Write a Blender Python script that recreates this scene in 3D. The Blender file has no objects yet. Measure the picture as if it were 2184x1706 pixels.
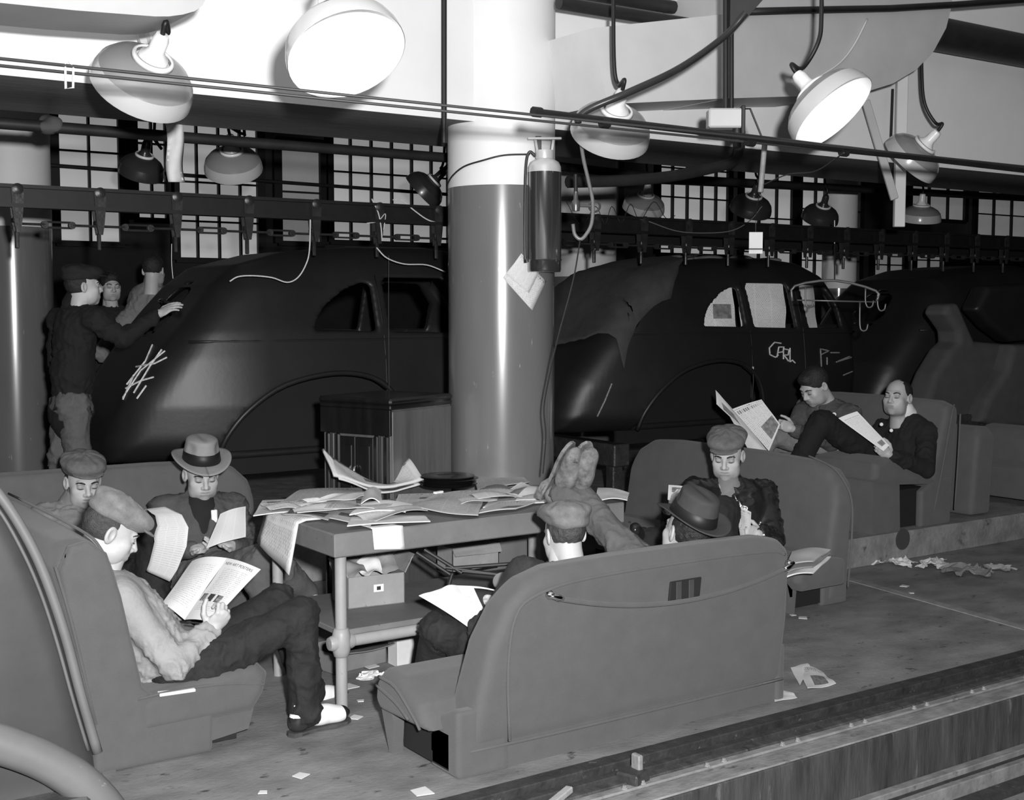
import bpy, bmesh, math, random
import numpy as np
from mathutils import Vector, Matrix
import openvdb
random.seed(7); RNG = np.random.default_rng(11)
scene = bpy.context.scene
COL = scene.collection

# ---------------------------------------------------------------- camera
F = 2700.0; H = 1.78; CX, CY = 1092.0, 853.0; HY = 655.0; VX = 5036.0   # photo is 2184 x 1706
PITCH = math.atan((CY-HY)/F)
AZ = math.atan((VX-CX)*math.cos(PITCH)/F)
FW = np.array([math.cos(AZ), math.sin(AZ), 0.]); RT = np.array([math.sin(AZ), -math.cos(AZ), 0.]); UP = np.array([0, 0, 1.])
FWD = FW*math.cos(PITCH)-UP*math.sin(PITCH); UPC = UP*math.cos(PITCH)+FW*math.sin(PITCH)
CAM = np.array([0, 0, H])
cd = bpy.data.cameras.new('camera'); cam = bpy.data.objects.new('camera', cd); COL.objects.link(cam)
cd.sensor_fit = 'HORIZONTAL'; cd.sensor_width = 36.0; cd.lens = 36.0*F/2184.0
cd.clip_start = 0.05; cd.clip_end = 200
m3 = Matrix((tuple(RT), tuple(UPC), tuple(-FWD))).transposed()
cam.matrix_world = Matrix.Translation(Vector(CAM)) @ m3.to_4x4()
scene.camera = cam

# ---------------------------------------------------------------- world, lights, exposure
w = bpy.data.worlds.new('world'); scene.world = w; w.use_nodes = True
w.node_tree.nodes['Background'].inputs['Color'].default_value = (1, 1, 1, 1)
w.node_tree.nodes['Background'].inputs['Strength'].default_value = 0.003
def area_light(name, loc, target, size, energy, size_y=None):
    ld = bpy.data.lights.new(name, 'AREA'); ld.energy = energy; ld.size = size
    if size_y: ld.shape = 'RECTANGLE'; ld.size_y = size_y
    lo = bpy.data.objects.new(name, ld); COL.objects.link(lo); lo.location = Vector(loc)
    d = Vector(target)-Vector(loc); lo.rotation_euler = d.to_track_quat('-Z', 'Y').to_euler()
    return lo
# press photographer's flash bulb held a little above and to the right of the lens
FLASH = CAM + RT*0.20 + UP*0.22 - FW*0.1
sp = bpy.data.lights.new('flash_bulb', 'POINT'); sp.energy = 2400; sp.shadow_soft_size = 0.06
so = bpy.data.objects.new('flash_bulb', sp); COL.objects.link(so); so.location = Vector(FLASH)
vs = scene.view_settings
vs.view_transform = 'Standard'; vs.look = 'None'; vs.gamma = 1.0; vs.exposure = 0.0; vs.use_curve_mapping = False

# ---------------------------------------------------------------- pixel -> place helpers
def ray(u, v): return FWD+RT*(u-CX)/F-UPC*(v-CY)/F
def onz(u, v, z=0.): d = ray(u, v); return CAM+d*((z-H)/d[2])
def onx(u, v, x): d = ray(u, v); return CAM+d*(x/d[0])
def ony(u, v, y): d = ray(u, v); return CAM+d*(y/d[1])
def dep(u, v, D): return CAM+ray(u, v)*D
def V(*a): return np.array(a, float)
def nrm(a): a = np.asarray(a, float); return a/(np.linalg.norm(a)+1e-9)
def vdir(r, u, t):
    "direction given as right / up / towards the camera"
    return nrm(RT*r+UP*u-FW*t)

# ---------------------------------------------------------------- materials
MATS = {}
def mat(name, g, rough=.6, var=.12, scale=6., bump=0., bscale=60., metal=0., spec=.4, detail=5., coat=0., stretch=(1, 1, 1), dist=0., attr=None, spots=0., spot_g=.03, spot_scale=18., emit=0., sheen=0.):
    if name in MATS: return MATS[name]
    m = bpy.data.materials.new(name); m.use_nodes = True; nt = m.node_tree; N = nt.nodes; L = nt.links
    b = N['Principled BSDF']
    b.inputs['Roughness'].default_value = rough; b.inputs['Metallic'].default_value = metal
    b.inputs['Specular IOR Level'].default_value = spec
    if coat: b.inputs['Coat Weight'].default_value = coat; b.inputs['Coat Roughness'].default_value = .12
    if sheen: b.inputs['Sheen Weight'].default_value = sheen; b.inputs['Sheen Roughness'].default_value = .5
    tc = N.new('ShaderNodeTexCoord'); mp = N.new('ShaderNodeMapping'); mp.inputs['Scale'].default_value = stretch
    L.new(tc.outputs['Object'], mp.inputs['Vector'])
    nz = N.new('ShaderNodeTexNoise'); nz.inputs['Scale'].default_value = scale; nz.inputs['Detail'].default_value = detail; nz.inputs['Roughness'].default_value = .6
    nz.inputs['Distortion'].default_value = dist
    L.new(mp.outputs['Vector'], nz.inputs['Vector'])
    mr = N.new('ShaderNodeMapRange'); mr.inputs['From Min'].default_value = .28; mr.inputs['From Max'].default_value = .72
    mr.inputs['To Min'].default_value = g*(1-var); mr.inputs['To Max'].default_value = g*(1+var)
    L.new(nz.outputs['Fac'], mr.inputs['Value'])
    out = mr.outputs['Result']
    if spots:
        n2 = N.new('ShaderNodeTexNoise'); n2.inputs['Scale'].default_value = spot_scale; n2.inputs['Detail'].default_value = 6; n2.inputs['Roughness'].default_value = .65
        L.new(mp.outputs['Vector'], n2.inputs['Vector'])
        r2 = N.new('ShaderNodeMapRange'); r2.inputs['From Min'].default_value = .68-.12*spots; r2.inputs['From Max'].default_value = .74-.08*spots
        L.new(n2.outputs['Fac'], r2.inputs['Value'])
        mx = N.new('ShaderNodeMix'); mx.data_type = 'FLOAT'
        L.new(r2.outputs['Result'], mx.inputs['Factor']); L.new(out, mx.inputs['A']); mx.inputs['B'].default_value = spot_g
        out = mx.outputs['Result']
    if attr:
        at = N.new('ShaderNodeAttribute'); at.attribute_name = attr
        mu = N.new('ShaderNodeMath'); mu.operation = 'MULTIPLY'; L.new(out, mu.inputs[0]); L.new(at.outputs['Fac'], mu.inputs[1]); out = mu.outputs[0]
    cb = N.new('ShaderNodeCombineColor')
    for i in range(3): L.new(out, cb.inputs[i])
    L.new(cb.outputs['Color'], b.inputs['Base Color'])
    if emit:
        L.new(cb.outputs['Color'], b.inputs['Emission Color']); b.inputs['Emission Strength'].default_value = emit
    if bump:
        n3 = N.new('ShaderNodeTexNoise'); n3.inputs['Scale'].default_value = bscale; n3.inputs['Detail'].default_value = 4
        L.new(mp.outputs['Vector'], n3.inputs['Vector'])
        bp = N.new('ShaderNodeBump'); bp.inputs['Strength'].default_value = bump; bp.inputs['Distance'].default_value = .01
        L.new(n3.outputs['Fac'], bp.inputs['Height']); L.new(bp.outputs['Normal'], b.inputs['Normal'])
    MATS[name] = m
    return m

# ---------------------------------------------------------------- object helpers
WL = {}
def tag(o, label=None, cat=None, group=None, kind=None):
    if label: o['label'] = label
    if cat: o['category'] = cat
    if group: o['group'] = group
    if kind: o['kind'] = kind
    return o
def thing(name, label, cat, loc=(0, 0, 0), group=None):
    o = bpy.data.objects.new(name, None); COL.objects.link(o); o.location = Vector(loc); o.empty_display_size = .1
    WL[o] = np.array(loc, float); tag(o, label, cat, group); return o
def mk(name, verts, faces, material, parent=None, smooth=False, local=False, sharp=None, uvs=None, attr=None):
    """one mesh object; verts in world space (or local to the parent if local=True)"""
    v = np.asarray(verts, dtype=np.float64).reshape(-1, 3)
    if local: base = np.zeros(3)
    elif parent is not None: base = WL[parent]
    else: base = np.array([(v[:, 0].min()+v[:, 0].max())/2, (v[:, 1].min()+v[:, 1].max())/2, v[:, 2].min()])
    me = bpy.data.meshes.new(name)
    me.from_pydata((v-base).tolist(), [], faces if isinstance(faces, list) else faces.tolist())
    mats = material if isinstance(material, (list, tuple)) else [material]
    for m_ in mats: me.materials.append(m_)
    if smooth:
        me.polygons.foreach_set('use_smooth', [True]*len(me.polygons))
        if sharp: me.set_sharp_from_angle(angle=math.radians(sharp))
    if uvs is not None:
        ul = me.uv_layers.new(name='UVMap'); li = np.zeros(len(me.loops), np.int32); me.loops.foreach_get('vertex_index', li)
        ul.data.foreach_set('uv', np.asarray(uvs, np.float32)[li].ravel())
    if attr is not None:
        a = me.attributes.new('Col', 'FLOAT', 'POINT'); a.data.foreach_set('value', np.asarray(attr, np.float32))
    me.update()
    o = bpy.data.objects.new(name, me); COL.objects.link(o)
    if parent is not None: o.parent = parent; WL[o] = WL[parent] if not local else np.zeros(3)
    else: o.location = Vector(base); WL[o] = base
    return o
def ref(name, src, parent, matrix):
    "another object on the same mesh data"
    o = bpy.data.objects.new(name, src.data if hasattr(src, 'data') else src); COL.objects.link(o)
    o.parent = parent; o.matrix_local = matrix; WL[o] = np.zeros(3); return o
def copy_tree(o, parent=None, **kw):
    c = o.copy(); COL.objects.link(c)
    if parent is not None: c.parent = parent
    for ch in list(o.children): copy_tree(ch, c)
    return c
def merge(*parts):
    vs, fs, n = [], [], 0
    for v, f in parts:
        v = np.asarray(v, float).reshape(-1, 3); vs.append(v); fs += [tuple(int(i)+n for i in q) for q in f]; n += len(v)
    return np.concatenate(vs), fs
def box(c, s, bev=0., rot=None):
    "verts, faces of a (bevelled) box centred at c, full sizes s; rot: 3x3"
    s = np.array(s, float)/2
    if bev <= 0:
        v = np.array([[x, y, z] for x in (-1, 1) for y in (-1, 1) for z in (-1, 1)], float)*s
        f = [(0, 1, 3, 2), (4, 6, 7, 5), (0, 4, 5, 1), (2, 3, 7, 6), (0, 2, 6, 4), (1, 5, 7, 3)]
    else:
        b = min(bev, s.min()*.9); v = []; idx = {}
        for x in (-1, 1):
            for y in (-1, 1):
                for z in (-1, 1):
                    for a in range(3):
                        p = np.array([x, y, z])*(s-b); p[a] = np.array([x, y, z])[a]*s[a]; idx[(x, y, z, a)] = len(v); v.append(p)
        v = np.array(v); f = []
        I = lambda x, y, z, a: idx[(x, y, z, a)]
        for sg in (-1, 1):
            q = [I(sg, -1, -1, 0), I(sg, 1, -1, 0), I(sg, 1, 1, 0), I(sg, -1, 1, 0)]; f.append(tuple(q if sg > 0 else q[::-1]))
            q = [I(-1, sg, -1, 1), I(-1, sg, 1, 1), I(1, sg, 1, 1), I(1, sg, -1, 1)]; f.append(tuple(q if sg > 0 else q[::-1]))
            q = [I(-1, -1, sg, 2), I(1, -1, sg, 2), I(1, 1, sg, 2), I(-1, 1, sg, 2)]; f.append(tuple(q if sg > 0 else q[::-1]))
        for y in (-1, 1):
            for z in (-1, 1):
                q = [I(-1, y, z, 1), I(1, y, z, 1), I(1, y, z, 2), I(-1, y, z, 2)]; f.append(tuple(q if y*z < 0 else q[::-1]))
        for x in (-1, 1):
            for z in (-1, 1):
                q = [I(x, -1, z, 0), I(x, 1, z, 0), I(x, 1, z, 2), I(x, -1, z, 2)]; f.append(tuple(q if x*z < 0 else q[::-1])[::-1])
            for y in (-1, 1):
                q = [I(x, y, -1, 0), I(x, y, 1, 0), I(x, y, 1, 1), I(x, y, -1, 1)]; f.append(tuple(q if x*y < 0 else q[::-1]))
            for y in (-1, 1):
                for z in (-1, 1):
                    q = [I(x, y, z, 0), I(x, y, z, 1), I(x, y, z, 2)]; f.append(tuple(q if x*y*z > 0 else q[::-1]))
    if rot is not None: v = v @ np.asarray(rot).T
    return v+np.array(c, float), f
def box2(lo, hi, bev=0.):
    lo = np.array(lo, float); hi = np.array(hi, float); return box((lo+hi)/2, hi-lo, bev)
def rotz(a): c, s = math.cos(a), math.sin(a); return np.array([[c, -s, 0], [s, c, 0], [0, 0, 1.]])
def smooth_path(pts, n=8):
    pts = [np.array(p, float) for p in pts]
    if len(pts) < 3: return pts
    P = [2*pts[0]-pts[1]]+pts+[2*pts[-1]-pts[-2]]; out = []
    for i in range(1, len(P)-2):
        for k in range(n):
            t = k/n; a, b, c, d = P[i-1], P[i], P[i+1], P[i+2]
            out.append(.5*((2*b)+(c-a)*t+(2*a-5*b+4*c-d)*t*t+(3*b-a-3*c+d)*t**3))
    out.append(pts[-1]); return out
def tube(pts, r, seg=8, n=0, caps=True, flat=None):
    "verts, faces of a tube; r number or list; n>0: Catmull-Rom subdivision"
    if n: pts = smooth_path(pts, n)
    P = np.array(pts, float); k = len(P)
    R = np.full(k, r, float) if np.isscalar(r) else np.interp(np.linspace(0, 1, k), np.linspace(0, 1, len(r)), r)
    T = np.gradient(P, axis=0); T /= np.linalg.norm(T, axis=1)[:, None]+1e-12
    a = V(0, 0, 1) if abs(T[0][2]) < .9 else V(1, 0, 0)
    x = nrm(np.cross(T[0], a)); vs = []
    for i in range(k):
        x = nrm(x-T[i]*np.dot(x, T[i])); y = np.cross(T[i], x)
        for j in range(seg):
            th = 2*math.pi*j/seg; vs.append(P[i]+R[i]*(x*math.cos(th)+y*math.sin(th)))
    fs = [(i*seg+j, i*seg+(j+1) % seg, (i+1)*seg+(j+1) % seg, (i+1)*seg+j) for i in range(k-1) for j in range(seg)]
    if caps: fs.append(tuple(range(seg))[::-1]); fs.append(tuple((k-1)*seg+j for j in range(seg)))
    return np.array(vs), fs
def lathe(prof, seg=32, M=None, closed=False, caps=True):
    "prof: [(r,z)...] revolved about z; M: 4x4 numpy"
    k = len(prof); vs = []
    for r, z in prof:
        for j in range(seg):
            th = 2*math.pi*j/seg; vs.append((r*math.cos(th), r*math.sin(th), z))
    fs = [(i*seg+j, i*seg+(j+1) % seg, (i+1)*seg+(j+1) % seg, (i+1)*seg+j) for i in range(k-1) for j in range(seg)]
    if closed: fs += [((k-1)*seg+j, (k-1)*seg+(j+1) % seg, (j+1) % seg, j) for j in range(seg)]
    elif caps:
        if prof[0][0] > 1e-6: fs.append(tuple(range(seg))[::-1])
        if prof[-1][0] > 1e-6: fs.append(tuple((k-1)*seg+j for j in range(seg)))
    vs = np.array(vs)
    if M is not None: vs = xf(M, vs)
    return vs, fs
def xf(M, v): M = np.asarray(M, float); return np.asarray(v, float) @ M[:3, :3].T+M[:3, 3]
def frame(o, x=None, y=None, z=None):
    "4x4 with origin o; give two axes, third follows"
    if z is not None and y is not None: z = nrm(z); y = nrm(y-z*np.dot(y, z)); x = np.cross(y, z)
    elif z is not None and x is not None: z = nrm(z); x = nrm(x-z*np.dot(x, z)); y = np.cross(z, x)
    elif x is not None and y is not None: x = nrm(x); y = nrm(y-x*np.dot(x, y)); z = np.cross(x, y)
    else:
        z = nrm(z); a = V(1, 0, 0) if abs(z[0]) < .9 else V(0, 1, 0); x = nrm(np.cross(a, z)); y = np.cross(z, x)
    M = np.eye(4); M[:3, 0], M[:3, 1], M[:3, 2], M[:3, 3] = x, y, z, o; return M
def extrude(poly, depth, M=None):
    "closed prism: poly [(x,y)] in local xy, from z=0 to depth"
    n = len(poly); A = sum(poly[i][0]*poly[(i+1) % n][1]-poly[(i+1) % n][0]*poly[i][1] for i in range(n))
    if A < 0: poly = poly[::-1]
    v = [(x, y, 0) for x, y in poly]+[(x, y, depth) for x, y in poly]
    f = [tuple(range(n))[::-1], tuple(range(n, 2*n))]+[(i, (i+1) % n, n+(i+1) % n, n+i) for i in range(n)]
    v = np.array(v, float)
    if M is not None: v = xf(M, v)
    return v, f
def sheet(fn, nu, nv, t=.0012):
    "thin closed sheet with uv; fn(u,v)->xyz"
    g = np.array([[fn(i/nu, j/nv) for i in range(nu+1)] for j in range(nv+1)], float)
    du = np.gradient(g, axis=1); dv = np.gradient(g, axis=0); n = np.cross(du, dv); n /= np.linalg.norm(n, axis=2)[..., None]+1e-12
    a = (g+n*t/2).reshape(-1, 3); b = (g-n*t/2).reshape(-1, 3); K = len(a); W = nu+1
    uv = np.array([[(i/nu, j/nv) for i in range(nu+1)] for j in range(nv+1)]).reshape(-1, 2)
    f = []
    for j in range(nv):
        for i in range(nu):
            q = (j*W+i, j*W+i+1, (j+1)*W+i+1, (j+1)*W+i); f.append(q); f.append(tuple(K+k for k in q[::-1]))
    rim = [i for i in range(W)]+[(j*W+nu) for j in range(1, nv+1)]+[nv*W+i for i in range(nu-1, -1, -1)]+[j*W for j in range(nv-1, 0, -1)]
    for k in range(len(rim)): p, q = rim[k], rim[(k+1) % len(rim)]; f.append((p, K+p, K+q, q))
    return np.concatenate([a, b]), f, np.concatenate([uv, uv])

# value noise, vectorised
_T = np.random.default_rng(3).random((32, 32, 32)).astype(np.float32)
def vnoise(P):
    P = np.asarray(P, float); i = np.floor(P).astype(int); f = P-i; f = f*f*(3-2*f); i &= 31; j = (i+1) & 31
    x0, y0, z0 = i.T; x1, y1, z1 = j.T; fx, fy, fz = f.T
    c = lambda a, b, d: _T[a, b, d]
    return ((c(x0, y0, z0)*(1-fx)+c(x1, y0, z0)*fx)*(1-fy)+(c(x0, y1, z0)*(1-fx)+c(x1, y1, z0)*fx)*fy)*(1-fz)+((c(x0, y0, z1)*(1-fx)+c(x1, y0, z1)*fx)*(1-fy)+(c(x0, y1, z1)*(1-fx)+c(x1, y1, z1)*fx)*fy)*fz

# ---------------------------------------------------------------- signed-distance modelling
class Vox:
    def __init__(s, lo, hi, h):
        s.h = h; s.lo = np.array(lo, float); s.n = np.ceil((np.array(hi, float)-s.lo)/h).astype(int)+1
        s.a = np.full(s.n, 9., np.float32)
    def win(s, lo, hi, pad):
        i0 = np.clip(np.floor((np.asarray(lo)-pad-s.lo)/s.h), 0, s.n).astype(int); i1 = np.clip(np.ceil((np.asarray(hi)+pad-s.lo)/s.h)+1, 0, s.n).astype(int)
        ax = [(s.lo[k]+s.h*np.arange(i0[k], i1[k])).astype(np.float32) for k in range(3)]
        return tuple(slice(i0[k], i1[k]) for k in range(3)), ax[0][:, None, None], ax[1][None, :, None], ax[2][None, None, :]
    def put(s, sl, d, k=0, op='u'):
        a = s.a[sl]
        if op == 'u':
            if k > 0: t = np.clip(.5+.5*(a-d)/k, 0, 1); r = a+(d-a)*t-k*t*(1-t)
            else: r = np.minimum(a, d)
        else:
            d = -d
            if op == 'i': d = -d
            if k > 0: t = np.clip(.5-.5*(a-d)/k, 0, 1); r = a+(d-a)*t+k*t*(1-t)
            else: r = np.maximum(a, d)
        s.a[sl] = r
    def cap(s, p, q, r0, r1=None, k=0, op='u'):
        p = np.asarray(p, float); q = np.asarray(q, float); r1 = r0 if r1 is None else r1; r = max(r0, r1)
        sl, X, Y, Z = s.win(np.minimum(p, q)-r, np.maximum(p, q)+r, k+4*s.h)
        b = q-p; l2 = max(b@b, 1e-9)
        x, y, z = X-p[0], Y-p[1], Z-p[2]
        t = np.clip((x*b[0]+y*b[1]+z*b[2])/l2, 0, 1)
        d = np.sqrt((x-b[0]*t)**2+(y-b[1]*t)**2+(z-b[2]*t)**2)-(r0+(r1-r0)*t); s.put(sl, d, k, op)
    def ell(s, c, r, R=None, k=0, op='u'):
        c = np.asarray(c, float); r = np.asarray(r, float); m = r.max() if R is not None else r
        sl, X, Y, Z = s.win(c-m, c+m, k+4*s.h); x, y, z = X-c[0], Y-c[1], Z-c[2]
        if R is not None: R = np.asarray(R); x, y, z = (x*R[i][0]+y*R[i][1]+z*R[i][2] for i in range(3))
        k0 = np.sqrt((x/r[0])**2+(y/r[1])**2+(z/r[2])**2); k1 = np.sqrt((x/r[0]**2)**2+(y/r[1]**2)**2+(z/r[2]**2)**2)+1e-6
        s.put(sl, k0*(k0-1)/k1, k, op)
    def box(s, c, hs, r=0, R=None, k=0, op='u'):
        c = np.asarray(c, float); hs = np.asarray(hs, float); m = np.linalg.norm(hs) if R is not None else hs
        sl, X, Y, Z = s.win(c-m, c+m, k+4*s.h); x, y, z = X-c[0], Y-c[1], Z-c[2]
        if R is not None: R = np.asarray(R); x, y, z = (x*R[i][0]+y*R[i][1]+z*R[i][2] for i in range(3))
        qx, qy, qz = np.abs(x)-hs[0]+r, np.abs(y)-hs[1]+r, np.abs(z)-hs[2]+r
        d = np.sqrt(np.maximum(qx, 0)**2+np.maximum(qy, 0)**2+np.maximum(qz, 0)**2)+np.minimum(np.maximum(qx, np.maximum(qy, qz)), 0)-r
        s.put(sl, d, k, op)
    def prism(s, poly, axis, a0, a1, r=0, k=0, op='u'):
        "polygon in the two other axes (cyclic order), extruded along axis from a0 to a1, edges rounded by r (polygon is the outer outline before r shrink)"
        ia, ib = [(1, 2), (0, 2), (0, 1)][axis]
        P = np.array(poly, float); lo = np.zeros(3); hi = np.zeros(3)
        lo[axis], hi[axis] = a0, a1; lo[ia], lo[ib] = P.min(0); hi[ia], hi[ib] = P.max(0)
        sl, X, Y, Z = s.win(lo, hi, k+4*s.h); ax = [X.ravel(), Y.ravel(), Z.ravel()]
        A, B = np.meshgrid(ax[ia], ax[ib], indexing='ij')
        d = np.full(A.shape, 1e9); sg = np.ones(A.shape)
        n = len(P)
        for i in range(n):
            p, q = P[i], P[i-1]; e = q-p; wx, wy = A-p[0], B-p[1]
            t = np.clip((wx*e[0]+wy*e[1])/(e@e), 0, 1); d = np.minimum(d, (wx-e[0]*t)**2+(wy-e[1]*t)**2)
            c1 = B >= p[1]; c2 = B < q[1]; c3 = e[0]*wy > e[1]*wx
            flip = (c1 & c2 & c3) | (~c1 & ~c2 & ~c3); sg = np.where(flip, -sg, sg)
        d = sg*np.sqrt(d)+r
        wv = np.abs(ax[axis]-(a0+a1)/2)-(a1-a0)/2+r
        shp = [1, 1, 1]; shp[axis] = -1; wv = wv.reshape(shp)
        d = np.expand_dims(d, axis)
        D = np.minimum(np.maximum(d, wv), 0)+np.sqrt(np.maximum(d, 0)**2+np.maximum(wv, 0)**2)-r
        s.put(sl, D.astype(np.float32), k, op)
    def mesh(s):
        g = openvdb.FloatGrid(9.0); g.copyFromArray(s.a)
        p, q = g.convertToQuads(0.0)
        return p.astype(float)*s.h+s.lo, q.astype(int)

# ================================================================ the setting
m_floor = mat('floor_concrete', .18, .75, .38, 3.0, .25, 45, spots=.55, spot_g=.05, spot_scale=9., detail=8, stretch=(1, 1.6, 1))
m_step = mat('step_concrete', .21, .85, .35, 6, .5, 30, spots=.5, spot_g=.06, spot_scale=5, detail=8)
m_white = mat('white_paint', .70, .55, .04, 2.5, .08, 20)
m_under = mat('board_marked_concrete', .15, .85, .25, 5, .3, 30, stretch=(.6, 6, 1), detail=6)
m_greyp = mat('grey_gloss_paint', .14, .22, .08, 8, .03, 12, spec=.6, coat=.8, spots=.12, spot_g=.5, spot_scale=30, stretch=(1, 1, .18))
m_darks = mat('dark_greasy_steel', .035, .5, .4, 12, .4, 50, spots=.4, spot_g=.12, spot_scale=22)
m_black = mat('black_iron', .009, .5, .3, 10)
m_stl = mat('worn_steel', .20, .5, .4, 9, .25, 40, spots=.5, spot_g=.06, spot_scale=7, stretch=(1, 2, 1), detail=8)
m_pit = mat('oily_board', .05, .6, .55, 7, .3, 40, stretch=(2.5, 1, .4), spots=.5, spot_g=.13, spot_scale=10)
m_stripe = mat('worn_floor_stripe', .25, .8, .25, 14, spots=.4, spot_g=.14)
m_dkwall = mat('dark_wall', .012, .9, .3, 4)

def S(name, vf, m, parent=None, smooth=False, sharp=None):
    o = mk(name, vf[0], vf[1], m, parent, smooth, sharp=sharp)
    if parent is None: o['kind'] = 'structure'
    return o
floor = S('floor', box2((-3, 3.81, -.3), (24, 16, 0)), m_floor)
a0, a1 = onz(1778, 1226), onz(2250, 1358)
d = nrm(a1-a0); nn = V(-d[1], d[0], 0)*.035
S('floor_stripe', (np.array([a0-nn, a1-nn, a1+nn, a0+nn, a0-nn+V(0, 0, .004), a1-nn+V(0, 0, .004), a1+nn+V(0, 0, .004), a0+nn+V(0, 0, .004)]), [(3, 2, 1, 0), (4, 5, 6, 7), (0, 1, 5, 4), (1, 2, 6, 5), (2, 3, 7, 6), (3, 0, 4, 7)]), m_stripe, floor)
# raised slab at the right, with its own concrete face, and the slab the bodies run along
S('trim_1', box2((5.95, 5.72, -.01), (24, 16, .20), .015), m_step)
S('trim_2', box2((-3, 7.42, -.01), (5.93, 16, .30), .015), m_step)
# step face patch stain
mk('stain', *lathe([(0, 0), (.075, 0), (.075, .004), (0, .004)], 20, frame(ony(1925, 1150, 5.719), z=V(0, -1, 0), y=V(0, 0, 1))), mat('rust_stain', .05, .9), bpy.data.objects['trim_1'])

# sunken conveyor track in front
track = thing('conveyor_track', 'sunken steel conveyor track with bolted ledge plate along the floor edge', 'track', (4, 3.5, -.4))
X0, X1 = -3., 14.
def strip(nm, y0, y1, z0, z1, m): return mk(nm, *box2((X0, y0, z0), (X1, y1, z1), .004), m, track)
strip('curb_angle', 3.735, 3.812, -.3, .014, m_darks)
strip('curb_groove', 3.69, 3.734, -.3, -.02, m_black)
strip('curb_channel', 3.645, 3.69, -.3, .004, m_darks)
strip('channel_web', 3.60, 3.645, -.3, -.012, m_pit)
strip('ledge_plate', 3.45, 3.60, -.29, -.03, m_stl)
strip('backing_bar', 3.555, 3.60, -.03, -.018, m_stl)
strip('trench_board', 3.435, 3.45, -.40, -.034, m_pit)
strip('lower_rail', 3.385, 3.434, -.40, -.262, m_stl)
strip('lower_groove', 3.335, 3.385, -.40, -.285, m_darks)
strip('running_rail', 3.30, 3.335, -.40, -.27, m_stl)
strip('lower_web', 3.22, 3.30, -.40, -.33, m_darks)
S('trim_4', box2((X0, 2.2, -.40), (X1, 3.22, -.36)), m_floor)
bolt_v = lathe([(.012, 0), (.012, .006), (.008, .006), (.008, .014), (0, .014)], 6)
for i in range(22):
    x = -.4+i*.42
    for q in (0, .09):
        o = mk('bolt', bolt_v[0], bolt_v[1], m_stl, track, local=True); o.location = Vector((x+q-4, 3.57-3.5, -.018+.4))
def hook(u, v, nm, lab, y=3.62):
    p = onz(u, v, 0.0); t = thing(nm, lab, 'bracket', (p[0], y, -.03))
    mk('plate', *box((p[0], y, -.005), (.10, .10, .05), .008, rotz(.3)), m_darks, t)
    mk('lug', *box((p[0]+.03, y+.01, .04), (.025, .05, .07), .006), m_stl, t)
    return t
hook(1320, 1640, 'track_stop', 'small rusty cast stop clamped on the conveyor ledge beside a loose wedge')
mk('wood_wedge', *box((onz(1150, 1680, -.01)[0], 3.61, -.0), (.16, .03, .025), .004, rotz(.5)), mat('pale_wood', .33, .8, .2, 20, stretch=(1, 8, 1)))
tag(bpy.data.objects['wood_wedge'], 'pale splintered wooden wedge lying on the conveyor ledge', 'wedge')

# overhead concrete beam and ceiling
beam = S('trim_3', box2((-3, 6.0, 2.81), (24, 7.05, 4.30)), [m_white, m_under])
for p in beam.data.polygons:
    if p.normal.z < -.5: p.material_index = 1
S('ceiling', box2((-3, 2.2, 4.30), (24, 16, 4.5)), m_white)
S('wall_back', box2((-3, 14.3, 0), (24, 14.6, 4.3)), m_dkwall)
S('wall_right', box2((24, 3.8, 0), (24.2, 16, 4.3)), m_dkwall)

# columns
def column(nm, x, y, r, zsplit, lab=None):
    t = mk(nm, *lathe([(r, .0), (r, zsplit)], 64, frame((x, y, 0), z=V(0, 0, 1), x=V(1, 0, 0))), m_greyp, smooth=True, sharp=50)
    t['kind'] = 'structure'
    mk('white_upper', *lathe([(r+.001, zsplit), (r+.001, 4.3)], 64, frame((x, y, 0), z=V(0, 0, 1), x=V(1, 0, 0))), m_white, t, smooth=True, sharp=50)
    return t
CXY = (4.14, 6.14); CR = .31
column('pillar', *CXY, CR, 2.46)
q = dep(28, 600, 10.3); column('pillar', q[0], q[1], .31, 2.42)
q = dep(1242, 560, 13.5); column('pillar', q[0], q[1], .36, 2.1)
q = dep(1790, 560, 15.0); column('pillar', q[0], q[1], .20, 2.0)
t = mk('downpipe', *tube([ony(947, -120, 5.99), ony(947, 305, 5.99)], .016, 10), m_black, smooth=True, sharp=50); tag(t, 'black vertical downpipe beside the round pillar', 'pipe')

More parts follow.
